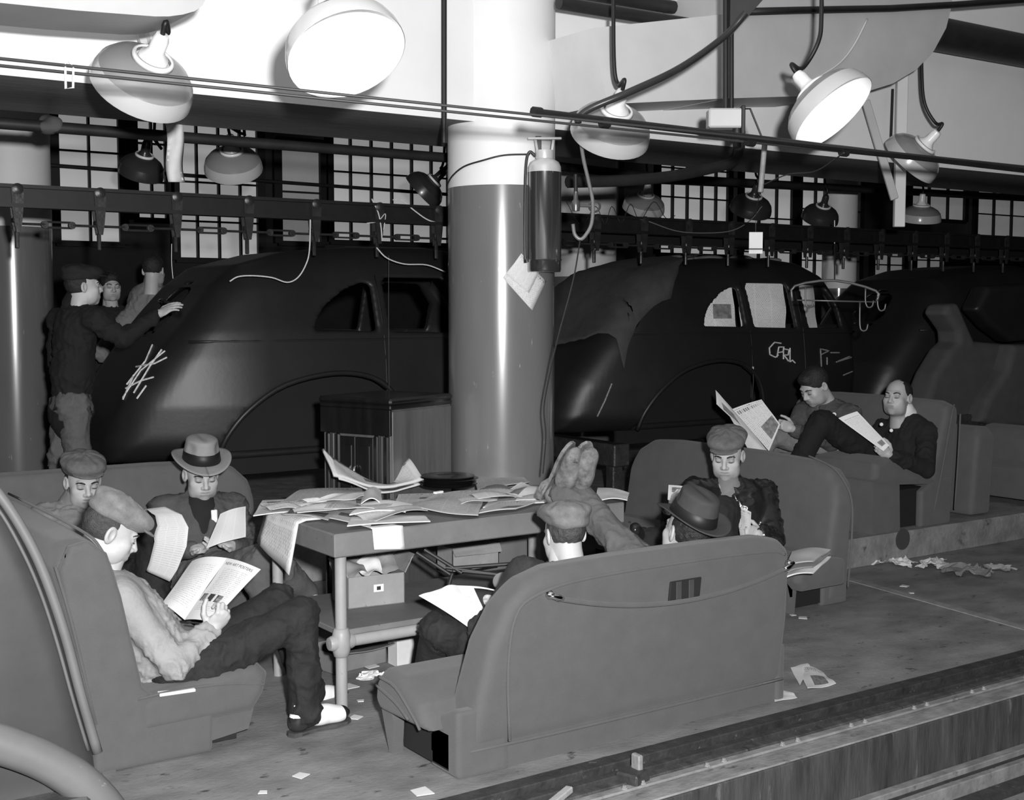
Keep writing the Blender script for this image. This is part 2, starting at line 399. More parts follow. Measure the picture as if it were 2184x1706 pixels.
# back windows of lit wired glass, plus two grey panels with added glow
m_pane = mat('lit_pane', .33, .6, .25, .9, emit=.74, detail=2); m_pane2 = mat('dim_pane_and_panel', .16, .6, .2, .8, emit=.7)
m_mull = mat('window_steel', .008, .6, .2)
YW = 14.0
pane_me = {}
def window(n, u0, u1, v0, v1, cols, rows, m=None):
    a = ony(u0, (v0+v1)/2, YW); b = ony(u1, (v0+v1)/2, YW)
    x0, x1 = a[0], b[0]; z1 = ony((u0+u1)/2, v0, YW)[2]; z0 = ony((u0+u1)/2, v1, YW)[2]
    W, Hh = x1-x0, z1-z0; pw, ph = W/cols, Hh/rows
    o = mk('window_%d' % n, *merge(*[box((x0+i*pw, YW, (z0+z1)/2), (.022 if 0 < i < cols else .10, .06, Hh)) for i in range(cols+1)]+
        [box(((x0+x1)/2, YW, z0+j*ph), (W, .05, .02 if 0 < j < rows else .06)) for j in range(rows+1)]), m_mull)
    o['kind'] = 'structure'
    pv, pf = box((0, 0, 0), (pw-.006, .012, ph-.006)); me = None
    for i in range(cols):
        for j in range(rows):
            if me is None:
                p = mk('pane', pv, pf, m or m_pane, o, local=True); me = p.data
            else:
                p = bpy.data.objects.new('pane', me); COL.objects.link(p); p.parent = o
            p.location = Vector((x0+(i+.5)*pw, YW+.03, z0+(j+.5)*ph))-o.location
window(1, 116, 262, 225, 520, 2, 3); window(2, 284, 360, 225, 470, 2, 3); window(3, 372, 556, 225, 556, 4, 4)
window(4, 592, 690, 300, 520, 1, 2, m_pane2); window(5, 702, 960, 225, 520, 6, 4)  # the first is a grey door-like panel; its glow is added
window(6, 1200, 1322, 330, 460, 1, 1, m_pane2); window(7, 1402, 1556, 300, 545, 5, 4); window(8, 1580, 1692, 330, 600, 3, 4)  # the first is a plain light-grey panel brightened by added glow
window(9, 1704, 1836, 340, 610, 4, 5); window(10, 1940, 2060, 385, 470, 3, 1, m_pane2); window(11, 2080, 2230, 400, 520, 4, 2, m_pane2)
window(12, 1860, 1930, 530, 600, 2, 2, m_pane2); window(13, 1950, 2010, 520, 590, 2, 2, m_pane2)

# ================================================================ overhead: ducts, pipes, lamps, conveyor
m_galv = mat('painted_sheet_metal', .55, .5, .06, 3, .04, 10)
m_galv2 = mat('dull_sheet_metal', .40, .5, .08, 3, .04, 10)
m_wire = mat('cable_rubber', .02, .5); m_cord = mat('pale_cord', .6, .8, .15, 60)
m_pipe = mat('dark_pipe', .016, .5, .3, 9)
m_hose = mat('black_hose', .025, .3, .2)
def wpoly(pts, y): return [ony(u, v, y) for u, v in pts]
def slab(nm, pts, y, depth, m, parent, smooth=True):
    P = [(p[0], p[2]) for p in wpoly(pts, y)]
    return mk(nm, *extrude(P, -depth, np.array([[1, 0, 0, 0], [0, 0, 1, y], [0, 1, 0, 0], [0, 0, 0, 1.]])[[0, 1, 2, 3]] if False else frame((0, y, 0), x=V(1, 0, 0), y=V(0, 0, 1))), m, parent, smooth=smooth, sharp=35)
base = ony(1700, 120, 5.45)
duct = thing('air_duct', 'pale sheet metal air duct with a rounded elbow under the beam', 'duct', base)
arc = [(2032, -30), (2030, 12), (2018, 60), (1992, 108), (1955, 148), (1905, 178), (1850, 195), (1790, 204), (1740, 204)]
slab('elbow', [(1548, -30)]+arc+[(1548, 210)], 5.45, .55, m_galv2, duct)
slab('straight_run', [(1262, 60), (1546, 30), (1546, 210), (1296, 222)], 5.47, .5, m_galv, duct)
seam = [(1850, 40), (1822, 95), (1790, 135), (1740, 168)]
mk('seam', *tube(wpoly(seam, 5.44), .006, 6, 6), m_galv, duct, True)
mk('hanger_strap', *tube(wpoly([(1590, 25), (1700, 22), (1900, 18), (2040, 10), (2200, -2), (2500, -25)], 5.43), .022, 8), m_black, duct, True)
base = ony(200, -20, 4.6)
d2 = thing('ventilation_duct', 'rounded end of a pale duct hanging above the leftmost enamel lamp', 'duct', base)
slab('duct_body', [(-60, -140), (440, -140), (440, -5), (432, 12), (415, 24), (390, 31), (360, 35), (330, 35), (160, 22), (0, 6), (-60, 0)], 4.9, .4, m_galv2, d2)
mk('strap', *tube(wpoly([(293, 36), (315, 108)], 5.9), .03, 6), m_galv2, d2)
# high dark pipes at the right
def pipe(nm, lab, pts, r, y=None, D=None, m=None, n=0, seg=10, cat='pipe', group=None):
    P = [ony(*p[:2], y) if y is not None else dep(p[0], p[1], p[2] if len(p) > 2 else D) for p in pts]
    o = mk(nm, *tube(P, r, seg, n), m or m_pipe, smooth=True, sharp=50); tag(o, lab, cat, group); return o
pipe('ceiling_pipe', 'dark pipe under the ceiling right of the pillar, above the air duct', [(1192, 6), (1535, 62)], .035, y=5.6)
pipe('ceiling_pipe', 'short dark pipe end below the ceiling over the air duct', [(1192, -25), (1520, 30)], .04, y=6.0-.1)
cm = ony(1985, 70, 5.85); o = mk('ceiling_main', *tube([cm, V(23.9, 5.85, cm[2])], .12, 14), m_pipe, smooth=True, sharp=50); tag(o, 'thick dark main running behind the duct elbow to the right', 'pipe')
pipe('steam_pipe', 'long dark pipe running under the beam left of the pillar', [(-60, 258), (960, 337)], .032, y=7.15)
pipe('steam_pipe', 'thin dark pipe under the window tops right of the pillar', [(1190, 355), (1420, 380), (2230, 425)], .04, y=9.0)
pipe('transom_bar', 'thin dark bar crossing the far windows left of the pillar', [(100, 352), (960, 415)], .022, y=13.93)
pipe('transom_bar', 'thin dark bar crossing the far windows right of the pillar', [(1400, 388), (2230, 425)], .03, y=13.93)
pipe('bent_pipe', 'dark pipe bending down from the junction box into a long arm', [(1212, 388), (1330, 385), (1430, 376), (1520, 358), (1562, 345), (1576, 320), (1578, 280)], .036, y=5.95, n=6)
# junction box on its drop
jb = thing('junction_box', 'pale concrete coloured junction box on a vertical black conduit', 'box', dep(1545, 260, 6.3))
J_ = dep(1545, 254, 6.3)
mk('conduit', *merge(tube([dep(1548, -140, 6.3), dep(1548, 232, 6.3)], .015, 10), tube([dep(1560, -140, 6.3), dep(1560, 232, 6.3)], .012, 10)), m_black, jb, True, sharp=60)
mk('box_body', *box(J_, (.17, .10, .095), .008, np.array([RT, FW, UP]).T), m_galv2, jb)
mk('cover_edge', *box(J_+RT*.085+UP*-.01, (.02, .11, .14), .004, np.array([RT, FW, UP]).T), m_black, jb)
mk('drop_pipe', *tube([dep(1572, 270, 6.3), dep(1572, 315, 6.3)], .022, 10), m_pipe, jb, True, sharp=60)
mk('gusset', *extrude([(0, 0), (.16, .18), (0, .3)], .01, frame(dep(1556, 80, 6.28), x=RT, y=UP)), m_black, jb)
pipe('rubber_hose', 'thick black hose sweeping from the conduit down past the enamel lamp', [(1590, 28, 6.2), (1542, 80, 6.2), (1450, 145, 6.0), (1345, 195, 5.9), (1262, 230, 5.9), (1235, 250, 5.9), (1233, 262, 5.9)], .017, n=6, m=m_hose, cat='hose')
ah = thing('air_line', 'drooping air hose loop with a valve on a short riser beside the extinguisher', 'hose', dep(1228, 500, 6.6))
mk('hose', *tube([dep(u, v, 6.6) for u, v in [(1235, 262), (1243, 330), (1255, 385), (1264, 430), (1262, 475), (1250, 500), (1238, 510), (1226, 500), (1222, 478)]], .010, 8, 6), mat('grey_hose', .14, .3), ah, True)
mk('riser', *tube([dep(1228, 372, 6.6), dep(1228, 424, 6.6)], .010, 8), m_black, ah, True, sharp=60)
mk('valve', *merge(lathe([(0, 0), (.02, 0), (.024, .03), (.02, .05), (.012, .06), (.012, .1), (0, .1)], 12, frame(dep(1228, 450, 6.6), z=UP)), lathe([(.028, -.006), (.034, 0), (.028, .006), (.022, 0)], 16, frame(dep(1268, 440, 6.6), z=-FW), closed=True), tube([dep(1232, 438, 6.6), dep(1268, 440, 6.6)], .008, 8)), mat('brass_dull', .12, .35, metal=.6), ah, True, sharp=40)
pipe('black_lead', 'thin black lead drooping below the air hose across the pillar', [(1238, 508, 6.6), (1222, 600, 6.5), (1190, 720, 6.5), (1172, 800, 6.55), (1160, 870, 6.6), (1164, 930, 6.6), (1158, 1010, 6.6)], .004, n=6, m=m_wire, cat='cord', seg=6)
# support wires across the picture
for dv, y, lab in ((0, 4.0, 'upper of the two taut steel cables crossing the hall'), (15, 4.05, 'lower of the two taut steel cables crossing the hall')):
    a = ony(0, 125+dv, y); b = np.array([16., y, a[2]]); a = a.copy(); a[0] = -2
    o = mk('steel_cable', *tube([a, b], .0055, 6), m_wire, smooth=True); tag(o, lab, 'cable')
pipe('cable_sleeve', 'thick black sleeved conduit lying along the taut cables', [(1142, 239), (2260, 372)], .0145, y=4.02, m=m_black, cat='conduit')
for u, v in ((1145, 239), (1290, 262), (1600, 303), (1800, 325)):
    p = ony(u, v, 4.02); o = mk('cable_clamp', *tube([p-V(.02, 0, 0), p+V(.02, 0, 0)], .02, 8), m_black, smooth=True, sharp=50); tag(o, 'black clamp gripping the sleeved conduit on the taut cables', 'clamp', 'clamps on the sleeved conduit')
p = ony(148, 158, 4.0); o = mk('cable_tie', *tube([p+V(0, 0, .04), p+V(.012, 0, .02), p+V(.01, 0, -.04), p+V(-.012, 0, -.045), p+V(-.012, 0, .03)], .004, 6), m_galv2); tag(o, 'wire loop tying the two taut cables together', 'tie')

# --- enamel angle reflector lamps
m_enam = mat('grey_enamel', .22, .25, .05, 6, spec=.6, coat=.3); m_enam_in = mat('white_enamel', .92, .35, .02); m_enam_d = mat('dark_enamel', .03, .3, .1, coat=.2)
m_cera = mat('porcelain', .7, .3); m_band = mat('pale_enamel', .42, .22, .04, coat=.4)
def lamp(u, v, D, axis, dia, label, stem=None, dark=False, group='enamel reflector lamps overhead'):
    c = dep(u, v, D); R = dia/2
    t = thing('enamel_lamp', label, 'lamp', c, group)
    M = frame(c, z=axis)
    ZS = .80
    out = [(r_, z_*ZS) for r_, z_ in [(R, 0), (R*1.0, .012), (R*.985, .05), (R*.93, .095), (R*.80, .135), (R*.60, .165), (R*.40, .18), (R*.33, .185)]]
    mk('shade', *lathe(out[:4], 40, M, caps=False), m_enam_d if dark else m_band, t, True, sharp=70)
    mk('shade_top', *lathe(out[3:], 40, M, caps=False), m_enam_d if dark else m_enam, t, True, sharp=70)
    inn = [(r_, z_*ZS) for r_, z_ in [(R*.99, .001), (R*.975, .05), (R*.92, .093), (R*.79, .132), (R*.55, .162), (.001, .172)]]
    vv, ff = lathe(inn, 40, M, caps=False); mk('reflector', vv, [f[::-1] for f in ff], m_enam_in, t, True)
    M = frame(c-nrm(axis)*.037, z=axis)
    mk('vent_ring', *lathe([(R*.36, .188), (R*.42, .185), (R*.40, .20), (R*.34, .205)], 28, M, closed=True), m_cera, t, True)
    mk('socket', *lathe([(R*.30, .185), (R*.28, .205), (R*.2, .22), (.034, .24), (.034, .285), (.026, .31), (.0, .315)], 20, M), m_cera if not dark else m_enam_d, t, True, sharp=60)
    top = c+nrm(axis)*.263
    pts = [top, top+nrm(axis)*.05+UP*.02]+[dep(*s) for s in (stem or [])]
    if not stem: pts += [top+UP*.25-RT*.02]
    e = np.array(pts[-1]); e[2] = 4.30; pts.append(e) if pts[-1][2] < 4.28 else None
    mk('stem', *tube(pts, .011, 8, 6), m_black, t, True)
    return t
lamp(300, 190, 5.2, vdir(.46, .64, .50), .42, 'grey enamel lamp tilted away, hanging under the rounded duct end', [(358, 70, 5.1), (345, 40, 5.2), (330, -40, 5.3)])
lamp(740, 118, 4.45, vdir(-.34, .80, -.46), .43, 'big enamel lamp showing its bright white inside, left of the pillar', [(690, -40, 4.9), (688, -160, 4.9)])
lamp(1300, 290, 6.6, vdir(.18, .72, .62), .42, 'grey enamel lamp beside the pillar with a black hose across it', [(1318, 180, 6.5), (1309, 120, 6.5), (1309, -120, 6.5)])
lamp(1778, 242, 5.9, vdir(-.54, .72, -.40), .44, 'enamel lamp with bright white inside below the duct elbow', [(1712, 145, 6.3), (1745, 90, 6.3), (1752, 30, 6.3), (1752, -120, 6.3)])
lamp(1938, 345, 8.6, vdir(.5, .62, .45), .42, 'grey enamel lamp tilted away beside the pale strut', [(1995, 262, 8.5), (1972, 220, 8.5), (1966, 150, 8.5), (1966, 20, 8.5)])
lamp(300, 372, 9.5, vdir(.25, .7, .3), .34, 'dark enamel lamp hanging before the far windows near the torn paper', [(345, 318, 9.4), (330, 290, 9.4), (330, 220, 9.4)], True)
lamp(498, 362, 9.0, vdir(.05, .74, .55), .41, 'grey enamel lamp hanging above the overhead chain left of the pillar', [(520, 285, 8.9), (520, 250, 8.9)])
lamp(898, 412, 10.5, vdir(.6, .55, .1), .36, 'dark enamel lamp half hidden behind the round pillar', [(940, 360, 10.5), (948, 310, 10.5)], True)
lamp(1372, 446, 12.5, vdir(.1, .7, .4), .42, 'dull enamel lamp hanging before the far wall past the air hose')
lamp(1600, 450, 12.0, vdir(.1, .7, .4), .40, 'dark enamel lamp hanging before the far windows behind the hanging tag', None, True)
lamp(1748, 468, 13.0, vdir(.1, .75, .45), .38, 'dark enamel lamp with bright collar hanging before the far windows by the strut', None, True)
lamp(1962, 470, 13.0, vdir(.0, .75, .2), .42, 'dull enamel lamp hanging low beyond the pale strut')

# --- overhead chain conveyor
YC = 7.62
zt = ony(0, 392, YC)[2]; zb = ony(0, 440, YC)[2]; zc = ony(350, 488, YC)[2]
m_trol = mat('greasy_cast_iron', .022, .4, .4, 14, .2, 40, spec=.5)
conv = thing('chain_conveyor', 'overhead trolley rail with hanging chain running behind the pillar', 'conveyor', (6, YC, zc-.2))
mk('rail_beam', *merge(box2((-2, YC-.05, zt-.02), (20, YC+.05, zt)), box2((-2, YC-.008, zb), (20, YC+.008, zt)), box2((-2, YC-.05, zb-.004), (20, YC+.05, zb+.018))), m_black, conv)
def trolley_geo():
    g = []
    for s in (-1, 1):
        g.append(extrude([(-.035, .10), (.035, .10), (.03, -.02), (.022, -.10), (.012, -.16), (-.012, -.16), (-.022, -.10), (-.03, -.02)], .010, frame((0, s*.03-.005, 0), x=V(1, 0, 0), y=V(0, 0, 1))))
        g.append(lathe([(0, 0), (.032, 0), (.032, .018), (.014, .026), (0, .026)], 16, frame((0, s*.035, .085), z=V(0, s, 0))))
    g.append(box((0, 0, -.09), (.05, .07, .03), .006)); g.append(box((0, 0, -.2), (.022, .022, .1), .004))
    return merge(*g)
tv, tf = trolley_geo(); tro = None
px = ony(35, 470, YC)[0]; ntro = 0
def link_geo(L_=.155):
    a = [tube([(-L_/2, s*.018, 0), (-L_/2+.02, s*.02, 0), (L_/2-.02, s*.02, 0), (L_/2, s*.018, 0)], .007, 6) for s in (-1, 1)]
    return merge(*a, *[tube([(s*L_/2, -.024, 0), (s*L_/2, .024, 0)], .013, 8) for s in (-1, 1)])
def link2(L_=.155):
    return merge(*[tube([(-L_/2, 0, s*.016), (L_/2, 0, s*.016)], .007, 6) for s in (-1, 1)]+[lathe([(0, -.012), (.022, -.012), (.022, .012), (0, .012)], 10, frame((s*L_/2, 0, 0), z=V(0, 1, 0))) for s in (-1, 1)])
lk = []
for i in range(24):
    x = px+i*.466
    if tro is None: o = mk('trolley', tv, tf, m_trol, conv, local=True, smooth=True, sharp=35); tro = o.data
    else: o = bpy.data.objects.new('trolley', tro); COL.objects.link(o); o.parent = conv
    o.location = Vector((x-6, 0, zb-.085+.1-(zc-.2)))
    for k in range(3):
        idx = k % 2
        if len(lk) < 2: c = mk('chain_link', *(link_geo() if idx == 0 else link2()), m_trol, conv, local=True, smooth=True, sharp=40); lk.append(c.data)
        else: c = bpy.data.objects.new('chain_link', lk[idx]); COL.objects.link(c); c.parent = conv
        c.location = Vector((x+.0777+k*.1553-6, 0, .2))
m_frame = mat('black_channel', .006, .7)
o = mk('support_channel', *box2((5.2, YC+.4, ony(1300, 505, YC)[2]-.02), (20, YC+.5, ony(1300, 480, YC)[2]+.02)), m_frame); tag(o, 'second black carrier channel running behind the overhead chain', 'channel')
# hanging bits
cd_i = 0
def cord(lab, pts, D, r=.0045, m=None, nm='loose_cord', n=5):
    return pipe(nm, lab, pts, r, D=D if D < 8 else None, y=None if D < 8 else YC-.045, m=m or m_cord, n=n, seg=6, cat='cord')
cord('white cord hanging straight down from the overhead rail', [(793, 424), (806, 452), (812, 480), (815, 514)], 8.3)
cord('white cord looping over the rail to the pillar', [(838, 426), (858, 428), (885, 450), (915, 470), (950, 478)], 8.3)
cord('white cord drooping from a trolley onto the car roof edge', [(803, 528), (825, 550), (862, 563), (910, 565), (950, 580)], 8.2)
cord('white cord tied from a trolley to the handle on the car back', [(662, 462), (660, 533), (652, 565), (635, 592), (612, 602), (580, 592), (540, 588), (508, 590), (490, 600)], 8.3)
cord('short white cord knotted on the chain', [(782, 476), (806, 472), (822, 456), (818, 490)], 8.25, .003)
cord('thin thread hanging from a trolley by the standing men', [(366, 520), (366, 560), (369, 594)], 8.2, .002)
cord('thin dark thread hanging down to the wooden cabinet', [(829, 545), (829, 700), (830, 828)], 8.0, .0018, m_wire)
cord('curly loose wire along the rail right of the pillar', [(1205, 425), (1240, 480), (1270, 440), (1290, 478), (1305, 440), (1325, 475), (1345, 435), (1365, 470), (1395, 430), (1420, 465), (1440, 460)], 8.6, .003, m_wire)
cord('slack wire drooping from the rod to the hose along the rail', [(1625, 440), (1600, 470), (1560, 492), (1500, 497), (1440, 492), (1370, 468), (1320, 462)], 8.4, .004, mat('grey_wire', .15, .5))
cord('thin wires stretched from the sleeved conduit to the lamp rod', [(1800, 326, 5.5), (1740, 365, 6.0), (1680, 372, 6.2), (1626, 395, 6.4)], 6.4, .003, m_wire)
rod = thing('hanging_rod', 'grey steel rod hanging from the cables with a wire hook', 'rod', dep(1620, 430, 6.4))
mk('rod_hanger', *tube([dep(1631, 308, 6.4), dep(1600, 232, 6.35), dep(1570, 232, 6.3)], .005, 6), m_black, rod)
mk('rod_body', *tube([dep(1631, 308, 6.4), dep(1622, 410, 6.4)], .014, 8), m_stl, rod, True, sharp=60)
mk('crossbar', *tube([dep(1590, 302, 6.4), dep(1655, 300, 6.4)], .011, 8), m_stl, rod, True, sharp=60)
tg = thing('hanging_tag', 'small white card tag hanging on a wire above the second car', 'tag', dep(1612, 538, 7.0))
mk('card', *box(dep(1612, 518, 7.0), (.075, .003, .118), 0, np.array([RT, FW, UP]).T), mat('white_card', .55, .7), tg)
mk('card_stripe', *box(dep(1612, 531, 6.995), (.078, .003, .007), 0, np.array([RT, FW, UP]).T), m_black, tg)
mk('hang_wire', *tube([dep(1622, 405, 6.4), dep(1614, 440, 6.7), dep(1612, 470, 7.0), dep(1612, 498, 7.0)], .002, 5), m_wire, tg)
# pale strut
st = thing('pale_strut', 'white painted post with a diagonal brace hanging right of the lamps', 'strut', ony(1918, 480, 5.9))
sa, sb = ony(1917, 484, 5.9), ony(1917, 484, 5.9).copy(); sb[2] = 4.3
mk('post', *box((sa+sb)/2, (.075, .05, sb[2]-sa[2]), .004, np.array([RT, FW, UP]).T), m_galv, st)
a, b = ony(1846, 215, 5.84), ony(1908, 425, 5.84)
mk('brace', *box((a+b)/2, (.055, .03, np.linalg.norm(b-a)), .004, np.array([nrm(np.cross(nrm(b-a), FW)), FW, nrm(b-a)]).T), m_galv2, st)
mk('dark_rod', *tube([ony(1904, 190, 5.95), ony(1900, 300, 5.95)], .01, 6), m_black, st)
# torn paper strip dangling before the lamp and bundle of rags on the left pipe
tp = mk('paper_strip', *(lambda s: (s[0], s[1]))(sheet(lambda u, v: ony(350+10*v+36*u+4*math.sin(6*v), 255+133*v, 7.06+.02*math.sin(5*u+3*v)), 4, 10)), mat('pale_paper', .65, .8), smooth=True); tag(tp, 'torn white paper strip hanging from the beam', 'paper')
c = ony(105, 266, 7.15); rg = Vox(c-.25, c+.25, .012)
for i in range(7): rg.ell(c+RNG.normal(0, 1, 3)*(.045, .03, .025), (.045, .035, .03), k=.02)
v_, f_ = rg.mesh(); o = mk('rag_knot', v_, f_, mat('dark_rag', .07, .9), smooth=True); tag(o, 'dark rag knotted around the long pipe at the beam', 'rag')

# ================================================================ car bodies
m_car = mat('dark_primer', .015, .43, .25, 2.2, .04, 30, spec=.4, spots=.15, spot_g=.02, spot_scale=5)
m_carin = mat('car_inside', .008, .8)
CTOP = [(.02, .78), (.0, .92), (.04, 1.06), (.12, 1.25), (.35, 1.545), (.51, 1.74), (.68, 1.93), (.85, 2.06), (1.23, 2.16), (1.74, 2.205), (2.33, 2.215), (2.7, 2.18), (2.95, 2.08), (3.12, 1.80), (3.22, 1.62), (3.25, 1.2), (3.25, .78)]
def polyd(P, A, B):
    d = np.full(A.shape, 1e9); sg = np.ones(A.shape); n = len(P)
    for i in range(n):
        p, q = P[i], P[i-1]; e = q-p; wx, wy = A-p[0], B-p[1]
        t = np.clip((wx*e[0]+wy*e[1])/(e@e), 0, 1); d = np.minimum(d, (wx-e[0]*t)**2+(wy-e[1]*t)**2)
        c1 = B >= p[1]; c2 = B < q[1]; c3 = e[0]*wy > e[1]*wx
        sg = np.where((c1 & c2 & c3) | (~c1 & ~c2 & ~c3), -sg, sg)
    return sg*np.sqrt(d)
_CP = np.array([tuple(p) for p in [np.array(q) for q in CTOP]])
def car_d(x, y, z):
    "distance-like field; x tail->cowl, y across, z height"
    d1 = polyd(_CP, x, z)
    w = np.interp(z, [.7, .9, 1.15, 1.45, 1.62, 1.9, 2.1, 2.25], [.70, .78, .80, .775, .75, .66, .57, .50])
    w = w*(1-.38*np.clip((.95-x)/.95, 0, 1)**1.6)*(1-.10*np.clip((x-2.3)/.95, 0, 1)**2)
    d2 = np.abs(y)-w; k = .20
    t = np.clip(.5-.5*(d2-d1)/k, 0, 1); return d2+(d1-d2)*t+k*t*(1-t)
def car_mesh():
    h = .019; lo = np.array([-.15, -.95, .68]); hi = np.array([3.4, .95, 2.35]); n = np.ceil((hi-lo)/h).astype(int)+1
    X = lo[0]+h*np.arange(n[0]); Y = lo[1]+h*np.arange(n[1]); Z = lo[2]+h*np.arange(n[2])
    A, B = np.meshgrid(X, Z, indexing='ij'); d1 = polyd(_CP, A, B)[:, None, :]
    w = np.interp(Z, [.7, .9, 1.15, 1.45, 1.62, 1.9, 2.1, 2.25], [.70, .78, .80, .775, .75, .66, .57, .50])[None, :]*((1-.38*np.clip((.95-X)/.95, 0, 1)**1.6)*(1-.10*np.clip((X-2.3)/.95, 0, 1)**2))[:, None]
    d2 = np.abs(Y)[None, :, None]-w[:, None, :]; k = .20
    t = np.clip(.5-.5*(d2-d1)/k, 0, 1); d = d2+(d1-d2)*t+k*t*(1-t)
    d = np.maximum(d, -(d+.05))
    vx = Vox(lo, hi, h); vx.a = d[:vx.n[0], :vx.n[1], :vx.n[2]].astype(np.float32)
    o = .0
    for w_ in ([(1.29, 1.625), (1.75, 1.615), (1.755, 1.93), (1.70, 1.95), (1.55, 1.90), (1.40, 1.80), (1.31, 1.70)],
               [(1.86, 1.612), (2.36, 1.60), (2.37, 1.96), (2.34, 1.985), (1.88, 1.985), (1.85, 1.95)],
               [(2.52, 1.60), (2.98, 1.60), (2.98, 1.80), (2.86, 1.95), (2.82, 1.97), (2.54, 1.975), (2.51, 1.94)]):
        vx.prism(w_, 1, -1, 1, r=.05, op='s')
    # wheel opening on both sides
    wheel = [(.62, .6), (.66, .95), (.80, 1.12), (1.05, 1.27), (1.40, 1.335), (1.68, 1.30), (1.85, 1.18), (1.93, 1.0), (1.96, .6)]
    vx.prism(wheel, 1, -1.2, -.55, r=.03, op='s'); vx.prism(wheel, 1, .55, 1.2, r=.03, op='s')
    vx.ell((.60, 0, 1.72), (.30, .26, .10), R=np.array([[.66, 0, .75], [0, 1, 0], [-.75, 0, .66]]), op='s')   # rear light opening
    vx.prism([(2.75, 1.62), (3.4, 1.62), (3.3, 2.05), (2.95, 2.08)], 1, -.52, .52, r=.05, op='s')               # windscreen
    return vx.mesh()
CV, CF = car_mesh()
CARY = 8.42; CARX = 2.40
arch = [(.62, .80), (.66, .95), (.80, 1.125), (1.05, 1.275), (1.40, 1.34), (1.68, 1.305), (1.85, 1.185), (1.93, 1.0), (1.96, .8)]
def car(x0, label, first=None):
    t = thing('unfinished_sedan', label, 'car', (x0+1.6, CARY, .30))
    off = V(x0, CARY, 0)
    if first is None: b = mk('body_shell', CV+off, CF, m_car, t, smooth=True); car.me = b.data
    else:
        b = bpy.data.objects.new('body_shell', car.me); COL.objects.link(b); b.parent = t; WL[b] = WL[t]
    def on_side(pts, dy=0.0):
        r = []
        for x, z in pts:
            w = float(np.interp(z, [.7, .9, 1.15, 1.45, 1.62, 1.9, 2.1, 2.25], [.70, .78, .80, .775, .75, .66, .57, .50]))*(1-.38*max(0, (.95-x)/.95)**1.6)
            r.append((x, -w-dy, z))
        return np.array(r)
    mk('wheel_arch_lip', *tube(on_side(arch, .0)+off, .018, 8, 4), m_car, t, True)
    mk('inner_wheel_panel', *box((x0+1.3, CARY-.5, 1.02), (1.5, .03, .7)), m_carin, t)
    for xs, z0, z1 in ((1.80, .85, 2.0), (2.44, .82, 2.02)):
        mk('door_seam', *tube(on_side([(xs, z) for z in np.linspace(z0, z1, 12)], -.004)+off, .006, 5), m_black, t, True)
    mk('belt_moulding', *tube(on_side([(x, 1.56) for x in np.linspace(.45, 3.1, 20)], -.006)+off, .010, 6), m_car, t, True)
    mk('running_sill', *box((x0+2.5, CARY-.74, .80), (1.1, .06, .10), .02), m_car, t)
    for xx in (x0+.5, x0+2.6):
        mk('dolly_beam', *box((xx, CARY, .60), (.16, 1.3, .18), .01), m_darks, t)
        for s in (-1, 1): mk('dolly_leg', *box((xx, CARY+s*.55, .41), (.10, .10, .22), .008), m_darks, t)
    return t
car1 = car(CARX, 'dark fastback car body with chalk tally marks on its tail')
car2 = car(CARX+3.5, 'dark car body with newspapers in its windows and a cloth over its tail', 1)
car3 = car(CARX+7.2, 'dark car body at the far right behind the leaning seats', 1)
mk('rear_handle', *tube([V(CARX+.50, CARY-.05, 1.80), V(CARX+.46, CARY-.1, 1.82), V(CARX+.46, CARY-.16, 1.82), V(CARX+.5, CARY-.2, 1.80)], .014, 8, 4), mat('chrome', .6, .15, metal=1.), car1, True)
# chalk marks: strokes laid on the body surface
m_chalk = mat('chalk', .62, .95, .35, 60); m_chalk2 = mat('faint_chalk', .25, .95, .4, 60)
def trace(u, v, x0):
    r = ray(u, v); r = r/np.linalg.norm(r); s = 6.0
    for _ in range(120):
        p = CAM+r*s; dd = float(car_d(np.array([p[0]-x0]), np.array([p[1]-CARY]), np.array([p[2]]))[0])
        if dd < .003: break
        s += max(dd*.6, .004)
    return CAM+r*(s-.004)
def chalk(parent, x0, strokes, r=.006, m=None, nm='chalk_mark'):
    g = []
    for st in strokes:
        pts = []
        for i in range(len(st)-1):
            for k in range(5): t_ = k/5; pts.append(trace(st[i][0]*(1-t_)+st[i+1][0]*t_, st[i][1]*(1-t_)+st[i+1][1]*t_, x0))
        pts.append(trace(*st[-1], x0)); g.append(tube(pts, r, 5))
    return mk(nm, *merge(*g), m or m_chalk, parent)
chalk(car1, CARX, [[(262, 848), (300, 790), (352, 748)], [(270, 820), (310, 770), (325, 735)], [(285, 838), (320, 780), (345, 745)], [(268, 828), (300, 812), (328, 804)], [(290, 782), (330, 775), (356, 762)], [(262, 852), (285, 800)], [(292, 850), (312, 822)]], .0055)
chalk(car2, CARX+3.5, [[(1666, 732), (1652, 730), (1641, 742), (1642, 756), (1654, 762), (1660, 757)], [(1657, 762), (1661, 740), (1672, 740), (1670, 750), (1660, 752)], [(1671, 766), (1671, 744), (1683, 746), (1681, 757), (1672, 757), (1682, 770)], [(1685, 742), (1685, 772), (1690, 768), (1696, 774)]], .006, nm='chalk_name')
chalk(car2, CARX+3.5, [[(1752, 782), (1750, 744), (1768, 748), (1752, 756)], [(1772, 752), (1790, 752)], [(1764, 778), (1764, 762)], [(1784, 772), (1816, 762)], [(1788, 770), (1812, 760)], [(1799, 800), (1818, 792)]], .006, m_chalk2, 'chalk_scribble')
chalk(car2, CARX+3.5, [[(1305, 818), (1290, 855), (1274, 888)]], .007, m_chalk2, 'paint_scratch')
chalk(car2, CARX+3.5, [[(1606, 782), (1606, 792)]], .008, m_chalk, 'chalk_dot')
# newspaper pages stuck inside the windows of the second body

